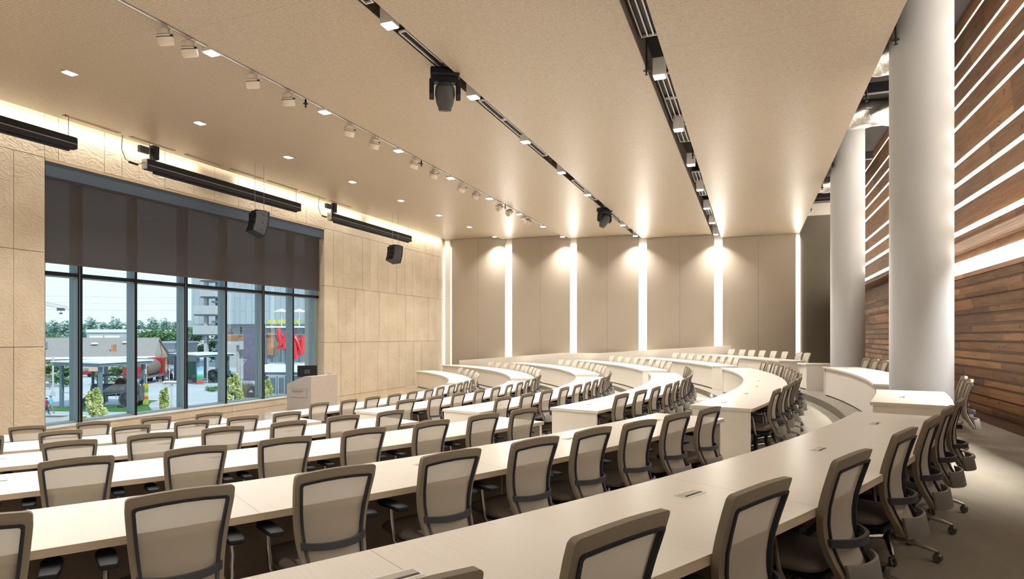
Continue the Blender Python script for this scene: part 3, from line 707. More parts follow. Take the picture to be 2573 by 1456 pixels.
# outlets in the desk tops
def pol(k, a, dr): return Vector((CEN[0] + (RR[k] + dr) * math.cos(R_(a)), CEN[1] + (RR[k] + dr) * math.sin(R_(a)), TZ[k] + DH))
op = thing('desk_outlet', 'x', 'power outlet', group='flip-up outlets in the desk tops')
mb = MB()
for s in (-1, 1): mb.b2(-.135, .135, min(s * .045, s * .058), max(s * .045, s * .058), 0, .004); mb.b2(min(s * .122, s * .135), max(s * .122, s * .135), -.045, .045, 0, .004)
mb.build('frame', 'white_metal', op); MB().b2(-.12, .12, -.043, .043, 0, .0012).build('well', 'black', op)
MB().b2(-.118, .118, -.02, .042, .0013, .005).build('lid', P('satin_lid', (.55, .52, .48), .35, metal=.5), op); MB().b2(.0, .11, -.043, -.022, .0013, .003).build('socket', 'black2', op)
op.scale = (.63, .63, 1); index_kids(op); first = True
outs = {('A', 1): [(-31.0 + 3.9 * i) for i in range(4)], ('A', 2): [-31.2, -26.9, -22.6, -18.4], ('A', 3): [-33.7, -29.2, -24.5, -20.2], ('A', 4): [-34.2, -29.3, -24.4],
        ('B', 1): [-11.4, -2.9, .3, 3.4, 6.6], ('B', 2): [-12.3, -8.2, -4, 0, 4.2, 8.4], ('B', 3): [-12.2, -7.6, -3, 1.6, 6.2, 10.8], ('B', 4): [-12.3, -7.2, -2, 3, 8], ('B', 5): [-12, -6, 0, 6], ('C', 2): [22, 26.5, 31]}
outs[('A', 1)] = [ ]
for (px, py) in ((956, 1428), (1691, 1233), (2018, 1125), (2160, 1062)):
    w = ground(px, py, TZ[1] + DH); outs[('A', 1)].append(math.degrees(math.atan2(w.y - CEN[1], w.x - CEN[0])))
for (b, k), v in outs.items():
    for i, a in enumerate(v):
        dr = .30
        lab = 'metal desk outlet, %s from near end, set in %s desk of the %s block' % (ORD[i], rowname[k], blockname[b])
        p = pol(k, a, dr)
        if first: op.location = p; op.rotation_euler = (0, 0, R_(a + 90)); op['label'] = lab; first = False
        else: copy_tree(op, p, R_(a + 90), lab)

# step lights on the risers
for (px, py, k, lab) in ((1990, 985, 1, 'small glowing step light on the outer riser by the right aisle'), (1800, 995, 2, 'small glowing step light on the riser beside the large crescent desk')):
    zz = TZ[k] - .07; w = ground(px, py, zz); a = math.atan2(w.y - CEN[1], w.x - CEN[0]); r = RR[k] - .3 - .012
    o = MB().box((0, 0, 0), (.02, .16, .05)).build('step_light', 'lens'); o.location = (CEN[0] + r * math.cos(a), CEN[1] + r * math.sin(a), zz); o.rotation_euler = (0, 0, a)
    tag(o, lab, 'step light')
    area('step_glow', (CEN[0] + (r - .05) * math.cos(a), CEN[1] + (r - .05) * math.sin(a), zz), .1, 6, (1, .93, .8), (0, R_(60), a), 150)

# ---------------------------------------------------------------- chairs
def prof(z):            # rearward line of the back (local y, forward is +)
    pts = [(.36, -.335), (.42, -.318), (.50, -.276), (.58, -.248), (.66, -.238), (.74, -.243), (.82, -.260), (.90, -.280), (.98, -.297)]
    for (z0, y0), (z1, y1) in zip(pts, pts[1:]):
        if z <= z1:
            t = (z - z0) / (z1 - z0); t = max(0, t); return y0 + (y1 - y0) * t
    return pts[-1][1]
def hw(z): return .168 + .056 * min(1, max(0, (z - .40) / .5)) ** .9
ZT, ZB = .972, .385
def loop(ins, top, bot, rad, n=8):
    pts = []
    def q(x, z): 
        return (x, z)
    zt, zb = ZT - top, ZB + bot
    # corners clockwise starting bottom left, going up
    def corner(cx, cz, a0, r): 
        return [(cx + r * math.cos(R_(a0 - 90 * i / n)), cz + r * math.sin(R_(a0 - 90 * i / n))) for i in range(n + 1)]
    wt, wb = hw(zt) - ins, hw(zb) - ins
    side = [zb + rad + (zt - zb - 2 * rad) * i / 12 for i in range(1, 12)]
    pts += corner(-wb + rad, zb + rad, 270, rad)
    pts += [(-(hw(z) - ins), z) for z in side]
    pts += corner(-wt + rad, zt - rad, 180, rad)
    pts += [(x * (wt - rad), zt + .012 * (1 - x * x)) for x in (-.5, 0, .5)]
    pts += corner(wt - rad, zt - rad, 90, rad)
    pts += [(hw(z) - ins, z) for z in reversed(side)]
    pts += corner(wb - rad, zb + rad, 0, rad)
    pts += [(x * (wb - rad), zb) for x in (.5, 0, -.5)]
    return pts
def y_at(x, z): return prof(z) + (.048 - .034 * max(0, min(1, (z - .6) / .38))) * (x / .22) ** 2
def make_chair(full=True):
    t = thing('office_chair', 'x', 'chair', group='x')
    n = 8 if full else 3
    o, i_ = loop(0, 0, 0, .022, n), loop(.028, .050, .03, .016, n); m = len(o)
    vs = []
    for (xo, zo), (xi, zi) in zip(o, i_):
        yo, yi = y_at(xo, zo), y_at(xi, zi)
        vs += [(xo, yo - .010, zo), (xo * 1.0, yo + .020, zo), (xi, yi + .014, zi), (xi, yi - .012, zi)]
    fs = [(j * 4 + k, ((j + 1) % m) * 4 + k, ((j + 1) % m) * 4 + (k + 1) % 4, j * 4 + (k + 1) % 4) for j in range(m) for k in range(4)]
    MB().add(vs, fs).build('back_border', 'border' if full else 'knit', t, smooth=True, ang=60)
    def sur(u, v):
        z = ZB + .025 + (ZT - .032 - ZB - .025) * v; x = (2 * u - 1) * (hw(z) - .021); return (x, y_at(x, z) + (.003 if full else .0185), z)
    MB().grid(sur, 8, 14).build('back_mesh', 'mesh' if full else 'knit', t, smooth=True)
    fo, fi = loop(.024, .047, .026, .018, n), loop(.038, .061, .038, .012, n); vs = []
    for (xo, zo), (xi, zi) in zip(fo, fi):
        yo, yi = y_at(xo, zo), y_at(xi, zi)
        vs += [(xo, yo - .020, zo), (xo, yo + .002, zo), (xi, yi + .004, zi), (xi, yi - .017, zi)]
    MB().add(vs, fs).build('back_frame', 'trim', t, smooth=True, ang=50)
    def ribbon(z0, z1, bow, th, k=12, tl=0):
        vs = []; 
        for i in range(k + 1):
            u = -1 + 2 * i / k; zm = (z0 + z1) / 2; x = u * (hw(zm) - .012)
            y = y_at(hw(zm), zm) - .012 - bow * (1 - abs(u) ** 2.6)
            for (dy, zz) in ((0, z0), (-th, z0), (-th, z1), (0, z1)):
                vs.append((x, y + dy - tl * (1 - (zz - z0) / max(1e-3, z1 - z0)), zz))
        fs = [(i * 4 + q, i * 4 + (q + 1) % 4, (i + 1) * 4 + (q + 1) % 4, (i + 1) * 4 + q) for i in range(k) for q in range(4)] + [(3, 2, 1, 0), tuple(k * 4 + q for q in range(4))]
        return MB().add(vs, fs)
    ribbon(.566, .603, .088, .018).build('lumbar_band', 'lumbar', t, smooth=True)
    if full: ribbon(.385, .50, .062, .016, tl=.022).build('lower_plate', 'plate', t, smooth=True, bevel=.003)
    def cush(u, v):
        a = 2 * math.pi * u; p = math.pi * v; e = .5
        cx_, sx_ = math.cos(a), math.sin(a); s = math.sin(p) ** .55
        return (.235 * math.copysign(abs(cx_) ** e, cx_) * s, .02 + .225 * math.copysign(abs(sx_) ** e, sx_) * s, .455 - .035 * math.copysign(abs(math.cos(p)) ** .7, math.cos(p)))
    MB().grid(cush, 24 if full else 12, 8).build('seat', 'seat', t, smooth=True, ang=70)
    if full:
        MB().box((0, -.02, .395), (.26, .34, .045)).build('seat_mechanism', 'black', t, bevel=.01)
        for s in (-1, 1):
            a = MB().tube([(s * .12, -.04, .395), (s * .23, -.05, .385), (s * .268, -.045, .44), (s * .275, -.03, .55), (s * .272, -.01, .635)], [.014, .015, .015, .013, .012], 8).build('arm_post', 'chrome', t, smooth=True)
            mb = MB(); mb.prism([(s * .27 + x, y) for x, y in [(-.038, -.155), (.03, -.165), (.042, -.10), (.045, .06), (.03, .115), (-.02, .12), (-.04, .06)]], .636, .664); mb.build('arm_pad', 'black', a, bevel=.008, smooth=True)
        MB().tube([(0, 0, .09), (0, 0, .38)], .026, 10).build('gas_column', 'black', t, smooth=True)
    for i in range(5):
        a = R_(90 + 36 + 72 * i); c, s = math.cos(a), math.sin(a)
        if full:
            MB().tube([(c * .02, s * .02, .115), (c * .12, s * .12, .108), (c * .24, s * .24, .085), (c * .30, s * .30, .068)], [.028, .023, .017, .013], 8, sq=(1, .8)).build('base_leg', 'chrome', t, smooth=True)
            mb = MB(); T = Matrix.Translation((c * .30, s * .30, .03)) @ Matrix.Rotation(a, 4, 'Z') @ Matrix.Rotation(math.pi / 2, 4, 'X')
            for q in (-1, 1): mb.lathe([(.008, -.009), (.024, -.01), (.0295, 0), (.024, .01), (.008, .009)], (0, 0, q * .014), 12, T)
            mb.tube([(c * .30, s * .30, .03), (c * .30, s * .30, .07)], .009, 6); mb.build('caster', 'caster', t, smooth=True)
    if not full:
        mb = MB()
        for i in range(5):
            a = R_(126 + 72 * i); c, s = math.cos(a), math.sin(a); mb.tube([(0, 0, .11), (c * .3, s * .3, .06), (c * .3, s * .3, .0)], [.026, .016, .02], 5)
        mb.tube([(0, 0, .1), (0, 0, .42)], .026, 6); mb.build('star_base', 'chrome', t)
    index_kids(t); return t
FULL = make_chair(True); LITE = make_chair(False); used = set()
def put_chair(k, a, dr, full, lab, grp, tw=0):
    p = (CEN[0] + (RR[k] + dr) * math.cos(R_(a)), CEN[1] + (RR[k] + dr) * math.sin(R_(a)), TZ[k]); rz = R_(a + 90 + tw)
    pr = FULL if full else LITE
    if pr.name in used: copy_tree(pr, p, rz, lab, grp)
    else: used.add(pr.name); pr.location = p; pr.rotation_euler = (0, 0, rz); pr['label'] = lab; pr['group'] = grp
ch = {('A', 1): [-17.8, -19.6, -21.45, -23.3, -25.65, -27.75, -29.5, -31.22],
 ('A', 2): [-19.35, -20.9, -22.65, -24.25, -25.88, -27.7, -29.57, -31.44, -33.35],
 ('A', 3): [-19.95, -21.88, -23.98, -26.1, -28.18, -30.15, -32.3, -34.4],
 ('A', 4): [-21.05, -23.23, -25.59, -27.86, -30.1, -32.25, -34.7],
 ('A', 5): [-22.3, -24.7, -27.2, -29.8, -32.5, -35.2], ('A', 6): [-23.88, -27.2, -30.7, -34.0],
 ('B', 2): [-12.75 + 1.95 * i for i in range(14)], ('B', 3): [-13.2 + 2.14 * i for i in range(13)], ('B', 4): [-13.3 + 2.42 * i for i in range(12)],
 ('B', 5): [-13.7 + 2.9 * i for i in range(11)], ('B', 6): [-14.95 + 3.0 * i for i in range(11)],
 ('C', 1): [18.9, 20.3, 22.6, 24.5, 26.5, 28.3, 30.1, 31.9], ('C', 2): [19.5, 21.2, 23.0, 24.9, 26.6, 28.3, 30.1, 31.9, 33.8],
 ('C', 3): [20.2, 22.5, 24.3, 26.7, 29.05, 31.3, 33.6, 35.8, 38.2], ('C', 4): [21.0, 23.0, 25.1, 27.3, 29.7, 32.4, 34.7, 37.3, 39.8],
 ('C', 5): [22.8, 25.3, 28.0, 30.6, 33.0, 35.4, 37.9, 40.3, 43.5, 46.3, 49.1], ('C', 6): [23.3, 26.5, 29.8, 34.1, 38.4, 42.7]}
for (b, k), v in ch.items():
    for i, a in enumerate(v):
        if b == 'B': lab = 'beige mesh chair, %s from the near aisle, at %s desk row of middle block' % (ORD[i], rowname[k])
        else: lab = 'beige mesh chair, %s from the aisle, at %s desk row of %s block' % (ORD[i], rowname[k], blockname[b])
        g = 'mesh chairs of the %s block' % blockname[b]
        put_chair(k, a, {('A', 1): .62, ('A', 2): .78}.get((b, k), .75) + random.uniform(-.02, .02), b != 'C', lab, g, (1 if (b, k) == ('A', 1) else 0) + random.uniform(-2.5, 2.5))
for i, a in enumerate((-11.0, -9.3)): put_chair(1, a, .74, True, 'beige mesh chair at the short desk before the thick column, %s one' % ('nearer', 'farther')[i], 'mesh chairs by the columns')
for i, a in enumerate((4.6, 6.3, 7.9)): put_chair(1, a, .62, True, 'pale mesh chair, %s behind the bright curved desk beyond the thick column' % ORD[i], 'mesh chairs by the columns')

# ---------------------------------------------------------------- podium and monitor
t = thing('podium', 'grey oak veneered podium with a sloping top on the stage', 'podium', (-13.13, 16.25, 0))
T = Matrix.Rotation(math.pi / 2, 4, 'X')
mb = MB(); mb.prism([(-.47, 0), (.46, 0), (.46, 1.07), (.2, 1.07), (-.47, .82)], -.65, .65, T); mb.build('cabinet', 'podium', t)
d = MB().b2(-.36, .3, -.664, -.651, .42, .68).build('drawer', 'podium', t)
MB().b2(-.25, .17, -.69, -.665, .62, .635).build('handle', 'grey', d)
MB().b2(-.365, .305, -.6535, -.6505, .415, .685).build('drawer_gap', 'shadowgap', t)
MB().lathe([(0, 0), (.07, 0), (.06, .03), (0, .04)], n=12, M4=Matrix.Translation((.3, .45, 1.07))).build('gooseneck_base', 'grey', t)
t = thing('monitor', 'black computer monitor seen from behind on the podium', 'monitor', (-13.1, 15.95, .99), R_(32))
MB().box((0, 0, .22), (.60, .03, .36)).build('screen_case', 'black', t, bevel=.006)
MB().box((0, -.03, .2), (.16, .04, .14)).build('mount_plate', 'black2', t)
MB().tube([(0, -.03, .0), (0, -.04, .18)], .02, 8).build('stand', 'black', t)
MB().box((0, 0, .008), (.22, .18, .015)).build('foot', 'black', t)

# ================================================================ outdoors
GZ = EYE - 7.8
M['plaza'] = P('plaza_concrete', (.52, .55, .56), .8, var=.08, vs=.15)
M['lawn'] = P('lawn_green', (.06, .19, .035), .9, var=.3, vs=1.5)
M['steelblue'] = P('blue_grey_steel', (.13, .18, .21), .5)
M['roofwhite'] = P('pale_roof_sheet', (.74, .78, .79), .5, var=.05, vs=2)
M['tan'] = P('tan_render', (.48, .38, .29), .8)
M['shingle'] = P('grey_brown_shingle', (.33, .30, .27), .9, var=.18, vs=3, st=(1, 1, 3))
M['concrete'] = P('pale_concrete', (.42, .435, .44), .8, var=.04, vs=1)
M['red'] = P('glossy_red', (.62, .02, .03), .2, spec=.8)
M['redpaint'] = P('red_truck_paint', (.33, .022, .022), .4)
M['canvas'] = P('brown_canvas', (.22, .18, .145), .8)
M['purple'] = P('purple_grey_metal_panel', (.15, .135, .19), .6, var=.15, vs=1.2)
M['iron'] = P('dark_iron', (.085, .095, .105), .5, var=.3, vs=2)
M['green'] = P('dark_green_paint', (.02, .11, .07), .5)
M['trunk'] = P('tree_bark', (.16, .11, .075), .9)
def m_leaf(name, a, b):
    m, nt, bs = newmat(name); oi = N(nt, 'ShaderNodeNewGeometry'); 
    f = mapr(nt, noise(nt, oi.outputs['Position'], 1.3, 3), .3, .7, 0, 1); f = mth(nt, 'MULTIPLY', f, 1.)
    L(nt, mixc(nt, f, a, b), bs.inputs['Base Color']); bs.inputs['Roughness'].default_value = .6
    return m
M['leaf_young'] = m_leaf('yellow_green_leaves', (.40, .50, .13), (.78, .80, .42))
M['leaf_mid'] = m_leaf('green_leaves', (.075, .20, .075), (.20, .34, .12))
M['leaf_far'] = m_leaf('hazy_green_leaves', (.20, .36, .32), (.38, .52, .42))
M['grassy'] = P('ornamental_grass', (.28, .25, .14), .9, var=.3, vs=4)
M['cladding'] = None
def m_clad():
    m, nt, b = newmat('pale_blue_cladding'); g = N(nt, 'ShaderNodeTexCoord').outputs['Object']
    br = N(nt, 'ShaderNodeTexBrick'); L(nt, stretch(nt, g, (1, 1, 1), (R_(90), 0, 0)), br.inputs['Vector'])
    br.offset = .0
    sp = N(nt, 'ShaderNodeSeparateXYZ'); L(nt, g, sp.inputs[0])
    v = comb(nt, sp.outputs[2], sp.outputs[0], 0.); L(nt, v, br.inputs['Vector'])
    br.inputs['Color1'].default_value = (.36, .415, .45, 1); br.inputs['Color2'].default_value = (.385, .44, .475, 1); br.inputs['Mortar'].default_value = (.25, .30, .33, 1)
    br.offset = .5; br.inputs['Scale'].default_value = .1; br.inputs['Mortar Size'].default_value = .006; br.inputs['Brick Width'].default_value = .62; br.inputs['Row Height'].default_value = .14
    L(nt, br.outputs[0], b.inputs['Base Color']); b.inputs['Roughness'].default_value = .5; return m
M['cladding'] = m_clad()
M['extglass'] = P('dark_reflecting_glass', (.20, .26, .28), .12, spec=1., var=.3, vs=.5)
M['brick'] = P('orange_brick_interior', (.42, .20, .10), .8, var=.3, vs=.8)
def m_slanted(): pass
MB().b2(-700, XW - .95, -300, 700, GZ - .5, GZ).build('plaza', 'plaza')['kind'] = 'structure'
g = [ground(x, y, GZ) for x, y in [(112, 1034), (200, 1035), (330, 1036), (392, 1034), (380, 1030), (372, 1020), (380, 1012), (396, 1008), (360, 1007), (300, 1020), (170, 1024), (112, 1022)]]
tag(MB().prism([(p.x, p.y) for p in g], GZ, GZ + .06).build('lawn', 'lawn'), 'short green lawn strip beneath the first steel canopy', 'lawn', kind='stuff')

def leafcloud(mb, c, r, n, size, jitter=.25, top=1.0):
    for _ in range(n):
        while True:
            p = Vector((random.uniform(-1, 1), random.uniform(-1, 1), random.uniform(-1, 1)))
            if .35 < p.length < 1: break
        p = Vector((p.x * r[0], p.y * r[1], p.z * r[2])) + Vector(c)
        q = Matrix.Rotation(random.uniform(0, 6.28), 3, 'Z') @ Matrix.Rotation(random.uniform(-1.2, 1.2), 3, 'X')
        s = size * random.uniform(.6, 1.3)
        vs = [p + q @ Vector(v) * s for v in ((-.5, 0, 0), (0, -.32, .05), (.55, 0, 0), (0, .32, .05))]
        mb.add(vs, [(0, 1, 2, 3)])
def tree(name, loc, h, rad, trunk_h, n, size, mat, lab, group, blobs=7, column=False):
    t = thing(name, lab, 'tree', loc, 0, group); mb = MB()
    H = h - trunk_h
    if column:
        for i in range(blobs + 6):
            f = (i + .5) / (blobs + 6); a = i * 2.4; rr = rad * (1.05 - .70 * f); q = random.uniform(.35, .85)
            leafcloud(mb, (rr * q * math.cos(a), rr * q * math.sin(a), trunk_h + H * (.06 + .88 * f)), (rr * .42, rr * .42, H * random.uniform(.07, .13)), n // (blobs + 6), size)
    else:
        for i in range(blobs * 2):
            a = i * 2.4; f = ((i * .618) % 1.0); w_ = math.sqrt(max(.05, 1 - (2 * f - .85) ** 2 * .8))
            leafcloud(mb, (rad * .62 * w_ * math.cos(a), rad * .62 * w_ * math.sin(a), trunk_h + H * (.12 + .74 * f)), (rad * .42, rad * .42, H * .20), n // (blobs * 2), size)
    mb.build('foliage', mat, t)
    MB().tube([(0, 0, 0), (.02 * h, 0, trunk_h), (0, .01 * h, h * .8)], [h * .018, h * .014, h * .004], 7).build('trunk', 'trunk', t)
    index_kids(t); return t
# young trees close below the window: tops at the measured heights
for i, (px, pt, dist, rad, lab) in enumerate([(238, 978, 31, 1.05, 'yellow-green young tree in front of the old engine, leftmost outside'), (412, 975, 33, .62, 'narrow yellow-green young tree beside the white post'), (588, 937, 36, .85, 'yellow-green young tree right of the second canopy'), (672, 950, 38, .62, 'yellow-green young tree by the glass doors, partly behind the mullion')]):
    b = deep(px, dist, GZ); h = zat(pt, dist) - GZ
    tree('young_tree', b, h, rad, h - 3.2, 6500, .125, 'leaf_young', lab, 'young trees outside the window', 8, True)
# far tree belt
for i in range(13):
    px = 96 + i * 31; Z = (285, 300, 315)[i % 3]
    top = random.uniform(797, 813)
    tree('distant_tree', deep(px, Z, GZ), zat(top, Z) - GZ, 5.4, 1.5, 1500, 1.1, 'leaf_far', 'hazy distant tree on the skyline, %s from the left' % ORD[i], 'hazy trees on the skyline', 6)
for i, (px, top, Z, r) in enumerate([(348, 828, 196, 5), (375, 822, 212, 5.4), (402, 825, 197, 5), (430, 826, 213, 5.4), (482, 822, 192, 4.6), (530, 845, 188, 4), (120, 838, 230, 6), (135, 845, 150, 0)]):
    if r: tree('leafy_tree', deep(px, Z, GZ), zat(top, Z) - GZ, r, 1, 2400, .7, 'leaf_mid', 'full green tree behind the shingled building, %s from the left' % ['second', 'third', 'fourth', 'fifth', 'sixth', 'seventh', 'first'][i], 'green trees behind the buildings', 7)
for i, (px, top, Z, r) in enumerate([(122, 908, 100, 2.2), (165, 918, 96, 1.6), (291, 915, 100, 3.4)]):
    tree('garden_shrub', deep(px, Z, GZ), zat(top, Z) - GZ, r, .3, 900, .5, 'leaf_mid', 'green garden shrub before the tan building, %s from the left' % ORD[i], 'garden shrubs by the tan building', 5)
mb = MB()
for _ in range(46):
    a = R_(random.uniform(0, 360)); c = ground(556, 981, GZ); q = c + RT * math.cos(a) * 2.3 * random.uniform(.3, 1) + FW * math.sin(a) * 3.2 * random.uniform(.3, 1)
    leafcloud(mb, (q.x, q.y, GZ + .25), (.4, .4, .3), 40, .22)
tag(mb.build('low_bushes', 'leaf_mid'), 'round bed of low blue-green bushes on the plaza', 'bushes', kind='stuff')
mb = MB()
for _ in range(700):
    c = ground(random.uniform(598, 640), random.uniform(985, 1000), GZ); mb.tube([c, c + Vector((random.uniform(-.25, .25), random.uniform(-.25, .25), random.uniform(.9, 1.7)))], [.025, .004], 3)
tag(mb.build('ornamental_grass', 'grassy'), 'tall brown-green ornamental grass at the foot of the purple wall', 'grass', kind='stuff')

# canopies
def canopy(N0, Lp, Rp, z, lab, w=.3):
    t = thing('steel_canopy', lab, 'canopy', N0, 0, 'steel canopies on the plaza'); B = Lp + Rp - N0
    H = z - GZ
    cs = [N0, Rp, B, Lp]; cen = (N0 + B) / 2
    for p in cs: q = p - N0; MB().box((q.x, q.y, H / 2), (w, w, H), math.atan2((Rp - N0).y, (Rp - N0).x)).build('post', 'steelblue', t)
    rim = [(p - cen) * 1.22 + cen - N0 for p in cs]
    mb = MB(); mb.prism([(p.x, p.y) for p in rim], H + .02, H + .38); mb.build('roof_frame', 'steelblue', t)
    rim2 = [(p - cen) * 1.27 + cen - N0 for p in cs]
    mb = MB(); mb.prism([(p.x, p.y) for p in rim2], H + .381, H + .5)
    for i, f in enumerate(mb.f):
        pass
    o = mb.build('roof_sheet', 'roofwhite', t)
    for v in o.data.vertices:
        if v.co.z > H + .45:
            pass
    return t
NN = ground(252, 1035, GZ); LL = ground(155, 1026, GZ); RQ = ground(360, 1018, GZ)
canopy(NN, LL, RQ, zat(925, 64) + .1, 'large steel canopy with pale roof sheltering the old engine')
N2 = ground(497, 966, GZ); L2 = ground(441, 957, GZ); R2 = ground(573, 957, GZ)
canopy(N2, L2, R2, zat(899, 100.6), 'farther steel canopy with pale roof in the middle of the plaza', .35)
# old steam engine
def wheel(r, w, M4, mb, mb2, sp=10):
    mb.lathe([(r * .86, -w / 2), (r, -w / 2), (r, w / 2), (r * .86, w / 2), (r * .86, -w / 2)], n=24, M4=M4)
    mb2.lathe([(0, -w * .6), (r * .2, -w * .6), (r * .2, w * .6), (0, w * .6)], n=12, M4=M4)
    for i in range(sp):
        a = 2 * math.pi * i / sp; mb2.tube([(math.cos(a) * r * .15, math.sin(a) * r * .15, 0), (math.cos(a) * r * .9, math.sin(a) * r * .9, 0)], r * .03, 4, M4=M4)
pc = ground(285, 1024, GZ)
t = thing('steam_tractor', 'old dark iron steam tractor with big wheels under the near canopy', 'tractor', pc, math.atan2((RQ - NN).y, (RQ - NN).x) + 1.9)
X2 = Matrix.Rotation(math.pi / 2, 4, 'X')
MB().lathe([(0, -2.4), (.62, -2.4), (.68, -2.2), (.68, 2.0), (0, 2.05)], n=20, M4=Matrix.Translation((0, 0, 1.9)) @ Matrix.Rotation(math.pi / 2, 4, 'Y')).build('boiler', 'iron', t, smooth=True)
MB().box((-2.2, 0, 1.5), (1.4, 1.5, 1.6)).build('firebox', 'iron', t, bevel=.05)
MB().lathe([(.14, 0), (.13, 1.2), (.22, 1.35), (.18, 1.4)], n=12, M4=Matrix.Translation((2.0, 0, 2.5))).build('chimney', 'iron', t, smooth=True)
MB().box((-.8, 0, 3.5), (4.6, 2.2, .08)).build('cab_roof', 'iron', t)
for x in (-2.9, 1.2):
    for s in (-1, 1): MB().tube([(x, s * .95, 1.6), (x, s * .95, 3.48)], .04, 6).build('roof_post', 'iron', t)
for (x, s, r, w) in ((-1.9, -1, .95, .4), (-1.9, 1, .95, .4), (1.9, -1, .7, .25), (1.9, 1, .7, .25)):
    a, b = MB(), MB(); T = Matrix.Translation((x, s * 1.15, r)) @ X2; wheel(r, w, T, a, b)
    o = a.build('wheel', 'iron', t); b.build('spokes', P('rust_red_spokes', (.20, .08, .06), .7), o)
a, b = MB(), MB(); wheel(.55, .12, Matrix.Translation((-.4, -.85, 2.6)) @ X2, a, b, 6); o = a.build('flywheel', P('rusty_brown_iron', (.18, .10, .07), .7), t); b.build('flywheel_spokes', 'iron', o)
# fence around it
t = thing('low_fence', 'thin metal rail fence around the old engine', 'fence', NN)
pts = [(LL - NN) * 1.05, Vector((0, 0, 0)) + (NN - (LL + RQ) / 2) * .1, (RQ - NN) * 1.05]
for a, b in ((pts[0], pts[1]), (pts[1], pts[2])):
    for i in range(4):
        p = a + (b - a) * i / 3; MB().tube([p, p + Vector((0, 0, 1.7))], .03, 6).build('fence_post', 'grey', t)
    MB().tube([a + Vector((0, 0, 1.7)), b + Vector((0, 0, 1.7))], .025, 6).build('top_rail', 'grey', t)
# small tractors under the far canopy
pc = ground(560, 962, GZ)
t = thing('green_tractor', 'dark green antique tractor under the farther canopy', 'tractor', pc, math.atan2(RT.y, RT.x))
MB().box((-.2, 0, 1.5), (2.8, .9, 1.0)).build('body', 'green', t, bevel=.08); MB().tube([(1, 0, 2), (1, 0, 2.8)], .07, 8).build('exhaust', 'iron', t)
for (x, s, r) in ((-1.2, -1, 1.15), (-1.2, 1, 1.15), (1.1, -1, .7), (1.1, 1, .7)):
    a, b = MB(), MB(); wheel(r, .35, Matrix.Translation((x, s * .8, r)) @ X2, a, b); o = a.build('wheel', 'iron', t); b.build('hub', 'green', o)
pc = ground(478, 963, GZ)
t = thing('threshing_machine', 'tall green and red antique farm machine under the farther canopy', 'farm machine', pc, math.atan2(RT.y, RT.x))
MB().box((0, 0, 2.2), (1.6, 1.2, 2.6)).build('hopper', 'green', t, bevel=.05); MB().box((-.3, -.1, .7), (2.6, .9, .35)).build('chassis', 'redpaint', t)
for x in (-1.3, 1.1):
    for s in (-1, 1): a, b = MB(), MB(); wheel(.5, .2, Matrix.Translation((x, s * .6, .5)) @ X2, a, b); o = a.build('wheel', 'iron', t); b.build('spokes', 'iron', o)
# banners
def banner(px, py, w, h, cols, lab):
    p = ground(px, py, GZ); t = thing('vertical_banner', lab, 'banner', p, math.atan2(RT.y, RT.x), 'colourful banners on the plaza')
    m, nt, b = newmat('banner_print'); tc = N(nt, 'ShaderNodeTexCoord').outputs['Object']; sp = N(nt, 'ShaderNodeSeparateXYZ'); L(nt, tc, sp.inputs[0])
    rp = N(nt, 'ShaderNodeValToRGB'); el = rp.color_ramp.elements; L(nt, mth(nt, 'ADD', mth(nt, 'DIVIDE', sp.outputs[2], h), mth(nt, 'MULTIPLY', noise(nt, tc, 2.2, 2), .25)), rp.inputs[0])
    el[0].position = .2; el[0].color = (*cols[0], 1); el[1].position = 1.1; el[1].color = (*cols[-1], 1)
    for i, c in enumerate(cols[1:-1]): e = el.new(.35 + .6 * i / max(1, len(cols) - 2)); e.color = (*c, 1)
    L(nt, rp.outputs[0], b.inputs['Base Color']); b.inputs['Roughness'].default_value = .5
    MB().b2(-w / 2, w / 2, -.03, .0, .15, h).build('printed_cloth', m, t); MB().b2(-w / 2 - .05, w / 2 + .05, .001, .05, 0, .15).build('foot_bar', 'grey', t)
banner(366, 1021, .62, 2.5, [(.35, .5, .05), (.5, .6, .1), (.7, .05, .02), (.8, .75, .3), (.1, .35, .08), (.6, .5, .05)], 'green, yellow and red printed banner by the near canopy post')
banner(503, 967, 1.0, 2.8, [(.5, .1, .08), (.6, .1, .08), (.0, .4, .15), (.1, .5, .3), (.5, .75, .9), (.2, .5, .8)], 'blue and green printed banner by the farther canopy post')
# signs
def sign(px, py, w, h, col, lab):
    p = ground(px, py, GZ); t = thing('plaza_sign', lab, 'sign', p, math.atan2(RT.y, RT.x), 'plain free-standing signs on the plaza')
    MB().b2(-w / 2, w / 2, -.05, .05, .3, h).build('board', P('sign_board', col, .6), t)
    for s in (-1, 1): MB().tube([(s * w * .35, 0, 0), (s * w * .35, 0, .3)], .04, 6).build('leg', 'iron', t)
    mb = MB(); mb.b2(-w * .28, w * .28, -.056, -.051, h * .52, h * .60); mb.box((0, -.053, h * .66), (w * .16, .004, w * .16), tilt=Matrix.Rotation(.78, 4, 'Y')); mb.build('emblem', 'white_metal', t)
sign(119, 979, .95, 1.7, (.20, .19, .17), 'grey-brown sign board at the left edge of the window')
sign(419, 966, .8, 1.65, (.10, .105, .11), 'dark grey sign board between the person and the canopy post')
sign(631, 1003, .85, 1.6, (.12, .095, .08), 'dark brown sign board at the foot of the purple wall')
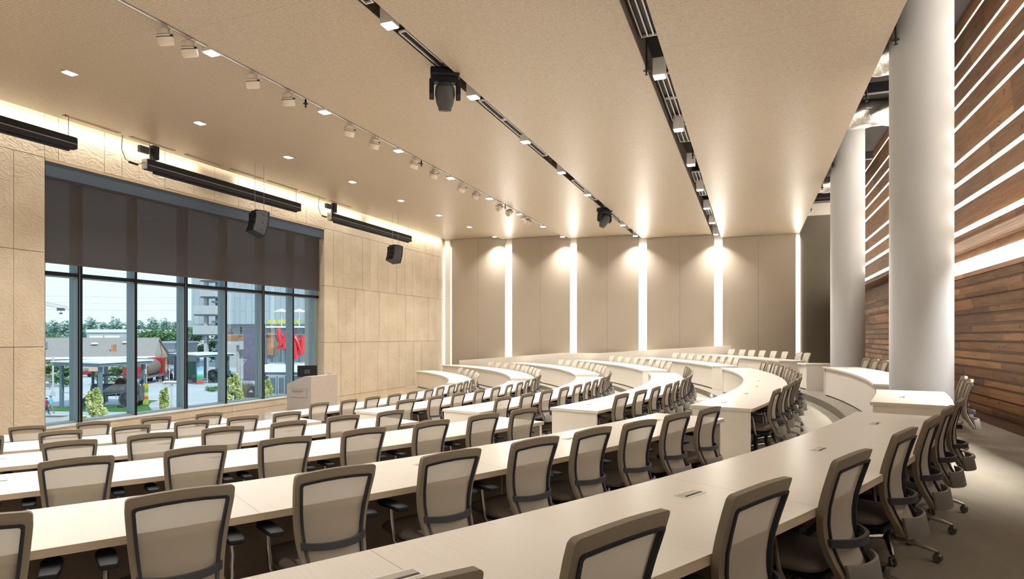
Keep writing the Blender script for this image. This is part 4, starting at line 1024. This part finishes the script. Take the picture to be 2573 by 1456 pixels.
# lamp posts
def post(px, py, ptop, lab, head=0, r=.09):
    p = ground(px, py, GZ); Z = F * 7.8 / (py - HY); h = zat(ptop, Z) - GZ
    t = thing('lamp_post', lab, 'lamp post', p, math.atan2(RT.y, RT.x), 'posts on the plaza')
    MB().tube([(0, 0, 0), (0, 0, h)], r, 10).build('pole', 'concrete', t, smooth=True)
    MB().box((0, 0, .3), (.4, .4, .6) if r > .08 else (.25, .25, .1)).build('base', 'concrete', t)
    if head == 1:
        for a in (-1, -.4, .4, 1): MB().tube([(0, 0, h - .9), (a * .5, 0, h)], .035, 6).build('fan_arm', 'concrete', t)
        MB().b2(-.62, .62, -.06, .06, h - .02, h + .05).build('head_bar', 'concrete', t)
    if head == 2: MB().b2(-.75, .75, -.3, .3, h, h + .12).build('head_plate', 'white_metal', t); MB().b2(-.55, .55, -.25, .25, h - .15, h - .01).build('lamp_bank', 'grey', t)
post(133, 997, 896, 'pale lamp post standing left of the near canopy', 0, .11)
post(521, 976, 899, 'thin pale post in front of the farther canopy', 0, .06)
post(607, 1006, 905, 'pale post with fan-shaped top before the purple wall', 1, .06)
post(368, 972, 905, 'thin pale post with fan-shaped top left of the walking person', 1, .05)
post(432, 1033, 961, 'short white post with a flat lamp head beside the narrow tree', 2, .10)
post(426, 975, 919, 'white T-shaped post behind the dark grey sign', 1, .05)
# truck
tb = ground(382, 961, GZ); d = (ground(425, 952, GZ) - ground(345, 970, GZ)); rz = math.atan2(d.y, d.x)
t = thing('semi_truck', 'red semi truck hauling a brown canvas-covered barrel load', 'truck', tb, rz)
def tb_(x0, x1, y0, y1, z0, z1, n, m, **k): return MB().b2(x0, x1, y0, y1, z0, z1).build(n, m, t, **k)
tb_(1.8, 4.6, -1.3, 1.3, .9, 4.1, 'sleeper', 'redpaint', bevel=.15); tb_(4.6, 6.0, -1.2, 1.2, .9, 3.4, 'cab', 'redpaint', bevel=.15); tb_(6.0, 7.8, -1.0, 1.0, .8, 2.1, 'hood', 'redpaint', bevel=.15)
tb_(5.2, 5.7, -1.215, -1.2, 2.2, 3.0, 'side_window', 'extglass'); tb_(6.01, 6.03, -.95, .95, 2.2, 3.1, 'windscreen', 'extglass')
MB().lathe([(0, -4.2), (1.1, -4.2), (1.45, -2), (1.45, 1.2), (1.1, 3), (0, 3.1)], n=22, M4=Matrix.Translation((-1.9, 0, 2.7)) @ Matrix.Rotation(math.pi / 2, 4, 'Y')).build('canvas_load', 'canvas', t, smooth=True)
tb_(-7.4, 1.7, -1.25, 1.25, 1.0, 1.35, 'trailer_bed', 'grey'); tb_(-9.4, -6.4, -1.3, 1.3, 1.35, 3.0, 'rear_box', 'redpaint')
mb = MB(); mb.prism([(-.5, .6), (0, 0), (.5, .6), (.5, 1.2), (-.5, 1.2)], 0, .02, Matrix.Translation((3.2, -1.31, 1.3)) @ X2); mb.build('shield_emblem', 'white_metal', t)
mb = MB(); mb.prism([(-.7, 0), (.7, 0), (.5, .9), (0, 1.6), (-.5, .9)], 0, .02, Matrix.Translation((3.2, -1.31, 2.4)) @ X2); mb.build('gold_emblem', P('gold_print', (.55, .45, .12), .5), t)
mb = MB(); mb.prism([(-.4, .5), (0, 0), (.4, .5), (.4, 1.0), (-.4, 1.0)], 0, .02, Matrix.Translation((-7.6, -1.31, 1.6)) @ X2); mb.build('box_emblem', 'white_metal', t)
for x in (-8.6, -7.4, 2.2, 3.4, 6.9):
    for s in (-1, 1): MB().lathe([(0, -.16), (.3, -.17), (.52, -.15), (.52, .15), (0, .16)], n=18, M4=Matrix.Translation((x, s * 1.12, .52)) @ X2).build('wheel', 'black', t, smooth=True)
# small red pickup
p = ground(208, 948, GZ); t = thing('red_pickup', 'small red pickup truck seen under the near canopy', 'car', p, math.atan2(RT.y, RT.x) + .2)
MB().b2(-2.4, 2.4, -.9, .9, .45, 1.05).build('body', 'redpaint', t, bevel=.1); MB().b2(-.9, .7, -.8, .8, 1.05, 1.7).build('cabin', 'extglass', t, bevel=.12)
for x in (-1.5, 1.5):
    for s in (-1, 1): MB().lathe([(0, -.1), (.35, -.1), (.35, .1), (0, .1)], n=14, M4=Matrix.Translation((x, s * .85, .35)) @ X2).build('wheel', 'black', t)

# people
def person(loc, rz, h, top, legs, lab, stride=.3, hair=(.02, .015, .012), arm=.15, skin=(.35, .2, .13)):
    t = thing('person', lab, 'person', loc, rz)
    s = h / 1.75
    me = bpy.data.meshes.new('body'); bm = bmesh.new()
    J = {'pel': (0, 0, .95), 'waist': (0, .01, 1.12), 'chest': (0, 0, 1.32), 'neck': (0, .01, 1.5), 'head0': (0, .03, 1.6), 'head1': (0, .02, 1.7)}
    R = {'pel': .125, 'waist': .115, 'chest': .14, 'neck': .05, 'head0': .085, 'head1': .075}
    ed = [('pel', 'waist'), ('waist', 'chest'), ('chest', 'neck'), ('neck', 'head0'), ('head0', 'head1')]
    for q, sg in (('l', 1), ('r', -1)):
        f = stride * sg
        J.update({q + 'hip': (sg * .09, f * .1, .88), q + 'knee': (sg * .09, f * .55 + .05, .48), q + 'ank': (sg * .09, f - .03, .09), q + 'toe': (sg * .1, f + .13, .04),
                  q + 'sh': (sg * .17, 0, 1.42), q + 'el': (sg * .23, -f * .3, 1.16), q + 'wr': (sg * .22, -f * .5 + arm, .95), q + 'hd': (sg * .21, -f * .5 + arm + .03, .87)})
        R.update({q + 'hip': .095, q + 'knee': .062, q + 'ank': .045, q + 'toe': .04, q + 'sh': .065, q + 'el': .045, q + 'wr': .032, q + 'hd': .035})
        ed += [('pel', q + 'hip'), (q + 'hip', q + 'knee'), (q + 'knee', q + 'ank'), (q + 'ank', q + 'toe'), ('chest', q + 'sh'), (q + 'sh', q + 'el'), (q + 'el', q + 'wr'), (q + 'wr', q + 'hd')]
    ks = list(J); vs = [bm.verts.new(Vector(J[k]) * s) for k in ks]
    for a, b in ed: bm.edges.new((vs[ks.index(a)], vs[ks.index(b)]))
    bm.to_mesh(me); bm.free(); o = bpy.data.objects.new('body', me); COL.objects.link(o)
    md = o.modifiers.new('skin', 'SKIN'); 
    if not me.skin_vertices: 
        bm = bmesh.new(); bm.from_mesh(me); bm.verts.layers.skin.verify(); bm.to_mesh(me); bm.free()
    for i, k in enumerate(ks):
        r = R[k] * s; me.skin_vertices[0].data[i].radius = (r * (1.25 if k in ('chest', 'pel', 'waist') else 1), r); 
    me.skin_vertices[0].data[0].use_root = True
    sb = o.modifiers.new('sub', 'SUBSURF'); sb.levels = 1; sb.render_levels = 2
    dg = bpy.context.evaluated_depsgraph_get(); ev = o.evaluated_get(dg); nm_ = bpy.data.meshes.new_from_object(ev); bpy.data.objects.remove(o)
    for m in (P('skin_tone', skin, .6), P('shirt', top, .8), P('trousers', legs, .8), P('shoes', (.03, .03, .03), .6)): nm_.materials.append(m)
    for p_ in nm_.polygons:
        z = p_.center.z / s; x = abs(p_.center.x) / s; p_.use_smooth = True
        p_.material_index = 0 if z > 1.5 or (x > .17 and z < 1.12) else 1 if z > .98 or (x > .18 and z > .9) else 2 if z > .1 else 3
    o = bpy.data.objects.new('body', nm_); COL.objects.link(o); o.parent = t
    MB().ball((0, -.005 * s, 1.685 * s), (.095 * s, .105 * s, .09 * s), 12).build('hair', P('hair', hair, .7), t, smooth=True)
az = math.atan2(RT.y, RT.x)
p = ground(117, 1043, GZ); person(p, az - 1.4, 1.68, (.32, .02, .08), (.02, .03, .10), 'walking person in a dark red jacket and navy trousers, left edge', .3)
p = ground(125, 1039, GZ) + RT * .1; person(p, az - 1.5, 1.76, (.10, .50, .75), (.22, .20, .16), 'walking person in a light blue shirt and khaki trousers', .34, hair=(.12, .11, .11))
p = ground(402, 971, GZ); person(p, az + .3, 1.85, (.02, .03, .07), (.30, .27, .22), 'person in a navy jacket and beige trousers walking on the plaza', .25)

# buildings
def box_at(pxa, pxb, Z, depth, z0, z1, name, mat, parent, skew=0, **kw):
    a, b = deep(pxa, Z), deep(pxb, Z); c = (a + b) / 2 + FW * depth / 2; w_ = (b - a).length
    mb = MB(); mb.box((0, 0, (z1 - z0) / 2), (w_, depth, z1 - z0)); o = mb.build(name, mat, None, **kw)
    o.location = Vector((c.x, c.y, z0)) - (parent.location if parent else Vector((0, 0, 0))); o.rotation_euler = (0, 0, az + skew)
    if parent: o.parent = parent
    return o
# shingled house
Z = 125; t = thing('shingled_house', 'long tan building with a grey-brown shingled roof and roof vents', 'building', deep(230, Z, GZ), az + .42)
wd = (352 - 60) / F * Z; ev = zat(897, Z) - GZ; rg = zat(849, 142) - GZ; x0 = -wd * .54; x1 = wd * .46
MB().b2(x0, x1, 0, 30, 0, ev).build('wall', 'tan', t)
mb = MB(); mb.add([(x0 - .5, -1, ev - .1), (x1 + .5, -1, ev - .1), (x1 - .3, 15, rg), (x0 - .5, 15, rg), (x0 - .5, 31, ev - .1), (x1 + .5, 31, ev - .1)], [(0, 1, 2, 3), (3, 2, 5, 4)]); 
o = mb.build('roof', 'shingle', t); sl = o.modifiers.new('s', 'SOLIDIFY'); sl.thickness = .3
mb = MB(); mb.add([(x1, 0, ev - .1), (x1, 30, ev - .1), (x1 - .6, 15, rg - .3), (x1 - .4, 0, ev - .1), (x1 - .4, 30, ev - .1), (x1 - 1, 15, rg - .3)], [(0, 1, 2), (5, 4, 3), (0, 2, 5, 3), (1, 4, 5, 2)]); mb.build('gable', 'tan', t)
MB().b2(x0 - .5, x1 + .5, -1.1, -1.0, ev - .4, ev).build('fascia', 'white_metal', t)
for (xx, k) in ((-.9, .55), (4.6, .62)):
    yy = 15 * k; zz = ev + (rg - ev) * k + .2; MB().lathe([(.0, .5), (.55, .45), (.7, .2), (.4, 0)], n=14, M4=Matrix.Translation((xx, yy, zz))).build('roof_vent', 'white_metal', t, smooth=True)
MB().b2(2.9, 3.7, 3.0, 3.8, ev + .4, ev + 2.4).build('chimney', 'brick', t)
MB().b2(-9.6, -8.6, 5, 6, ev + 1.6, ev + 3.0).build('skylight', 'extglass', t)
for x in (-6, -2, 2, 6): MB().b2(x - .5, x + .5, -.05, 0, 1, 2.8).build('window', 'extglass', t)
# low buildings behind
Z = 240; t = thing('low_warehouse', 'low white warehouse with a flat roof in front of the skyline trees', 'building', deep(275, Z, GZ)); a_ = zat(836, Z); box_at(218, 336, Z, 25, GZ, a_, 'wall', 'concrete', t); box_at(216, 338, Z - .5, 26, a_, a_ + 1.2, 'roof', 'roofwhite', t); box_at(224, 258, Z - .3, .2, a_ - 4, a_ - 1.2, 'door', 'roofwhite', t); box_at(262, 300, Z - .3, .2, a_ - 4, a_ - 1.2, 'door', 'roofwhite', t)
Z = 168; t = thing('white_annex', 'pale flat-roofed building right of the shingled house', 'building', deep(410, Z, GZ)); a_ = zat(863, Z); box_at(372, 440, Z, 12, GZ, a_, 'wall', 'concrete', t); box_at(371, 441, Z - .3, 12.6, a_, a_ + .5, 'parapet', 'roofwhite', t)
box_at(413, 432, Z - .2, .2, GZ, GZ + 3.4, 'door', 'extglass', t); box_at(408, 437, Z - 4, 4, GZ + 3.6, GZ + 4.2, 'porch_roof', 'roofwhite', t)
Z = 330; t = thing('distant_office', 'distant low grey-roofed office at the skyline beside the mullion', 'building', deep(425, Z, GZ)); a_ = zat(812, Z); box_at(392, 480, Z, 20, GZ, a_ - 2, 'wall', 'concrete', t); box_at(388, 484, Z - 2, 24, a_ - 2, a_, 'roof', 'shingle', t)
# stair tower with balconies
Z = 130; t = thing('stair_tower', 'pale concrete stair tower with stacked boxy landings', 'tower', deep(516, Z, GZ))
box_at(512, 520, Z, .8, GZ, EYE + 18, 'column', 'concrete', t)
for (a, b, y0, y1) in ((501, 540, 727.6, 746.5), (485, 540, 769, 791), (484, 540, 819, 841), (501, 540, 690, 706)):
    o = box_at(a, b, Z - 1.5, 4, zat(y1, Z), zat(y0, Z), 'landing', 'concrete', t); box_at(a + 2, b, Z - 1.2, 3.4, zat(y1 + 3, Z), zat(y1, Z), 'landing_underside', 'steelblue', t)
box_at(541, 546, Z + 1, 1, GZ, EYE + 18, 'stair_spine', 'steelblue', t)
for y in (880, 858, 812, 762): 
    box_at(532, 545, Z - .5, 2, zat(y, Z), zat(y - 5, Z), 'stair_flight', 'steelblue', t)
for (y0, y1) in ((755, 769), (805, 819)):
    for x in (505, 509, 534, 538): box_at(x, x + .7, Z - .8, .06, zat(y1, Z), zat(y0, Z), 'rail_post', 'grey', t)
# pale clad building
Z = 150; t = thing('clad_hall', 'large pale blue metal-clad hall filling the right half of the view', 'building', deep(620, Z, GZ))
box_at(481, 900, Z, 40, zat(815, Z), zat(640, Z), 'clad_volume', 'cladding', t); box_at(464, 481, Z, 40, zat(806, Z), zat(640, Z), 'lit_corner', 'roofwhite', t)  # corner face whitened in colour as the brightly lit side of the hall
box_at(560, 900, Z + 4, 30, GZ, zat(815, Z), 'base_wall', 'concrete', t)
box_at(464, 560, Z + 4, 30, zat(822, Z), zat(806, Z), 'link_bridge', 'roofwhite', t)
# upper terrace
Z = 116; t = thing('upper_terrace', 'raised terrace with an orange brick front and glass balustrade', 'terrace', deep(590, Z, GZ))
z1 = zat(859, Z); box_at(566, 640, Z, 20, zat(868, Z), z1, 'slab', 'concrete', t); box_at(568, 640, Z + 14, .5, z1, zat(841, Z), 'brick_wall', 'brick', t); box_at(568, 612, Z + .3, .06, z1, zat(845, Z), 'glass_balustrade', 'glass', t)
box_at(594, 598, Z + 1, .6, GZ, zat(868, Z), 'pier', 'concrete', t); box_at(598, 612, Z + 2, 8, GZ, zat(880, Z), 'ground_floor', 'concrete', t)
box_at(566, 613, Z + 13.9, 1.2, zat(841, Z) - .15, zat(841, Z), 'ledge', 'concrete', t)
# person on the terrace
person(deep(606, Z + 13.8 - .3, zat(841, Z)), az + 2.6, 1.9, (.02, .02, .025), (.02, .02, .03), 'dark-clothed person standing on the upper terrace', .1)
box_at(572, 583, Z + 14.5, .6, zat(841, Z) + 0, zat(833, Z), 'planter_box', 'iron', t); 
for x in (576, 580): box_at(x, x + 1.2, Z + 14.7, .3, zat(833, Z), zat(824, Z), 'flue', 'iron', t)
# purple wall
Z = 108; t = thing('purple_wall', 'tall purple-grey metal-panelled wall', 'wall', deep(640, Z, GZ)); box_at(612, 668, Z, 1.2, GZ, zat(823, Z), 'panelled_face', 'purple', t); box_at(611, 669, Z - .05, 1.3, zat(823, Z), zat(822, Z), 'coping', 'steelblue', t)
# glass restaurant
Z = 79; t = thing('glass_pavilion', 'glass-fronted pavilion with white slab roof and double doors', 'building', deep(720, Z, GZ))
zs1, zs0 = zat(917, 74), zat(936, 74)
box_at(659, 860, 74, 26, zs0, zs1, 'white_slab', 'roofwhite', t)
box_at(667, 860, Z + 1, .2, zs1, zat(824, Z), 'upper_glass', 'extglass', t)
box_at(670, 694, Z + .6, .3, zs1 + 1.0, zat(836, Z), 'brick_panel', 'brick', t); box_at(735, 760, Z + .6, .3, zs1 + 1.2, zat(850, Z), 'brick_panel', 'brick', t)
for x in (668, 690, 712, 735, 758, 780): box_at(x, x + 1.6, Z + .4, .2, zs1, zat(824, Z), 'glass_mullion', 'steelblue', t)
box_at(667, 860, Z + .3, 20, zat(824, Z), zat(820, Z), 'terrace_slab', 'roofwhite', t); box_at(667, 860, Z + .3, .2, zat(842, Z), zat(840, Z), 'rail', 'grey', t)
box_at(660, 860, Z + .5, 20, GZ, zs0 - .01, 'lower_glass', 'extglass', t); box_at(660, 664, Z, .6, GZ, zs0 - .02, 'pier', 'concrete', t)
for (a, b) in ((675, 695), (697, 716)):
    o = box_at(a, b, Z, .12, GZ, zat(945, Z), 'door_leaf', 'roofwhite', t); box_at(a + 3, b - 3, Z - .05, .04, GZ + .5, zat(950, Z), 'door_glass', 'extglass', t)
box_at(668, 860, Z - .1, .2, zat(945, Z), zat(942, Z), 'door_head', 'roofwhite', t)
box_at(667, 860, Z + 1.2, .04, zat(820, Z), zat(803, Z), 'balustrade', 'glass', t)
DZ = zat(820, Z)
for i, (px, lab) in enumerate(((708, 'white parasol on the pavilion terrace, left one'), (752, 'white parasol on the pavilion terrace, right one behind the mullion'))):
    t = thing('parasol', lab, 'parasol', deep(px, 90, DZ), 0, 'parasols on the terrace'); h = zat(776, 90) - DZ
    MB().tube([(0, 0, 0), (0, 0, h)], .05, 8).build('pole', 'white_metal', t); MB().lathe([(1.2, h - .5), (1.18, h - .45), (.0, h)], n=8).build('canopy', 'roofwhite', t)
chp = None
for i in range(7):
    px = 676 + i * 12; p = deep(px, 83.5, DZ)
    lab = 'yellow terrace chair behind the glass balustrade, %s from the left' % ORD[i]
    if chp is None:
        chp = thing('terrace_chair', lab, 'chair', p, az, 'yellow chairs on the terrace'); ym = P('yellow_paint', (.65, .55, .12), .5)
        MB().b2(-.22, .22, -.22, .22, .43, .46).build('seat', ym, chp); MB().b2(-.22, .22, .2, .23, .46, .95).build('backrest', ym, chp)
        for x in (-.2, .2):
            for y in (-.2, .2): MB().tube([(x, y, 0), (x, y, .43)], .02, 5).build('leg', ym, chp)
        index_kids(chp)
    else: copy_tree(chp, p, az, lab)
# red sculpture: puffy abstract letter shapes on a post
t = thing('red_sculpture', 'glossy puffy red letter-shaped sculpture before the pavilion glass', 'sculpture', deep(725, 75.5, zs1), az)
def puff(pts, r, n): MB().tube([((p[0] - 725) / F * 75.5, p[2] if len(p) > 2 else 0, zat(p[1], 75.5) - zs1) for p in pts], [q * 1.4 for q in r], 12, sq=(1, .8)).build(n, 'red', t, smooth=True)
puff([(699, 826), (701, 838), (705, 852), (707, 866), (701, 874), (695, 876)], [.20, .26, .28, .30, .22, .1], 'curved_stroke')
puff([(707, 867), (716, 852), (722, 834)], [.26, .28, .24], 'slanted_stroke')
puff([(716, 858), (716, 878), (727, 884), (733, 870), (735, 835)], [.24, .3, .3, .3, .26], 'round_stroke')
puff([(745, 902), (743, 880), (741, 850), (744, 845)], [.26, .26, .24, .2], 'left_stroke')
puff([(741, 848), (750, 862), (757, 882), (758, 892)], [.26, .26, .26, .22], 'diagonal_stroke')
puff([(758, 892), (761, 870), (760, 843)], [.24, .24, .22], 'right_stroke')
MB().tube([(-.35, .1, 0), (-.35, .1, 2.4)], .12, 8).build('support_post', 'iron', t)
# planter kerb
c = ground(118, 1064, GZ); t = thing('planter_kerb', 'pale concrete planter kerb at the lower left outside', 'planter', c, az)
MB().b2(-6, 2.0, -1, -.7, 0, .6).build('kerb', 'concrete', t); MB().b2(1.7, 2.0, -.7, 2.2, 0, .6).build('side_kerb', 'concrete', t); MB().b2(-6, 1.7, -.7, 2.2, 0, .4).build('soil', 'trunk', t)
p = ground(300, 975, GZ); t = thing('round_planter_wall', 'low curved concrete seat wall behind the old engine', 'low wall', p)
mb = MB(); mb.grid(lambda u, v: (5 * math.cos(R_(200 + 150 * u)), 5 * math.sin(R_(200 + 150 * u)) + 4, .6 * v), 30, 1); o = mb.build('wall_ring', 'concrete', t); s_ = o.modifiers.new('s', 'SOLIDIFY'); s_.thickness = .4
# crane
Z = 320; t = thing('tower_crane', 'thin red-white tower crane jib far off in the sky', 'crane', deep(60, Z, GZ), az)
def cx_(px): return (px - 60) / F * Z
mb = MB(); a = Vector((cx_(60), 0, zat(757, Z) - GZ)); b = Vector((cx_(172), 0, zat(779, Z) - GZ)); n = 26
for off in ((0, -.5, 0), (0, .5, 0), (0, 0, 1.6)): mb.tube([a + Vector(off), b + Vector(off)], .13, 5)
for i in range(n):
    p = a + (b - a) * i / n; q = a + (b - a) * (i + .5) / n + Vector((0, 0, 1.6)); r = a + (b - a) * (i + 1) / n; mb.tube([p, q], .08, 4); mb.tube([q, r], .08, 4)
mb.build('jib', P('crane_paint', (.45, .40, .42), .5), t)
MB().b2(-1, 1, -1, 1, 0, a.z).build('mast', 'grey', t)
px = cx_(153); MB().box((px, 0, zat(778, Z) - GZ), (3.2, 1.5, 1.4)).build('trolley', 'iron', t); MB().tube([(px, 0, zat(779, Z) - GZ), (px, 0, zat(790, Z) - GZ)], .06, 4).build('hoist_rope', 'iron', t); MB().box((px, 0, zat(788, Z) - GZ), (1.2, .8, .8)).build('hook_block', 'iron', t)
for i, y in enumerate((744, 760, 777)):
    a, b = deep(60, 400, zat(y - 1, 400)), deep(620, 400, zat(y + 2, 400)); tag(MB().tube([a, (a + b) / 2 - Vector((0, 0, 1)), b], .06, 4).build('power_line', 'grey'), '%s thin power line crossing the sky beyond the trees' % ('highest', 'middle', 'lowest')[i], 'cable', 'power lines in the sky')

# ---------------------------------------------------------------- sky and sun
wd = bpy.data.worlds.new('sky'); sc.world = wd; wd.use_nodes = True; nt = wd.node_tree; bg = nt.nodes['Background']
tc = N(nt, 'ShaderNodeTexCoord').outputs['Generated']; sp = N(nt, 'ShaderNodeSeparateXYZ'); L(nt, tc, sp.inputs[0])
rp = N(nt, 'ShaderNodeValToRGB'); L(nt, sp.outputs[2], rp.inputs[0]); el = rp.color_ramp.elements
el[0].position = 0; el[0].color = (.87, .94, 1, 1); el[1].position = .5; el[1].color = (.50, .70, .95, 1); e = el.new(.14); e.color = (.86, .94, 1, 1)
L(nt, rp.outputs[0], bg.inputs[0]); bg.inputs[1].default_value = .86
sl = bpy.data.lights.new('sun', 'SUN'); sl.energy = 2.6; sl.angle = R_(.6); sl.color = (1, .95, .86); so = bpy.data.objects.new('sun', sl); COL.objects.link(so)
dv = Vector((-.72, .25, -.62)); so.rotation_euler = dv.to_track_quat('-Z', 'Y').to_euler()

sc.view_settings.view_transform = 'Standard'; sc.view_settings.look = 'None'; sc.view_settings.gamma = 1; sc.view_settings.use_curve_mapping = False
sc.view_settings.exposure = 0.50
sc.cycles.transparent_max_bounces = 20; sc.cycles.max_bounces = 7; sc.cycles.diffuse_bounces = 4; sc.cycles.adaptive_threshold = .04
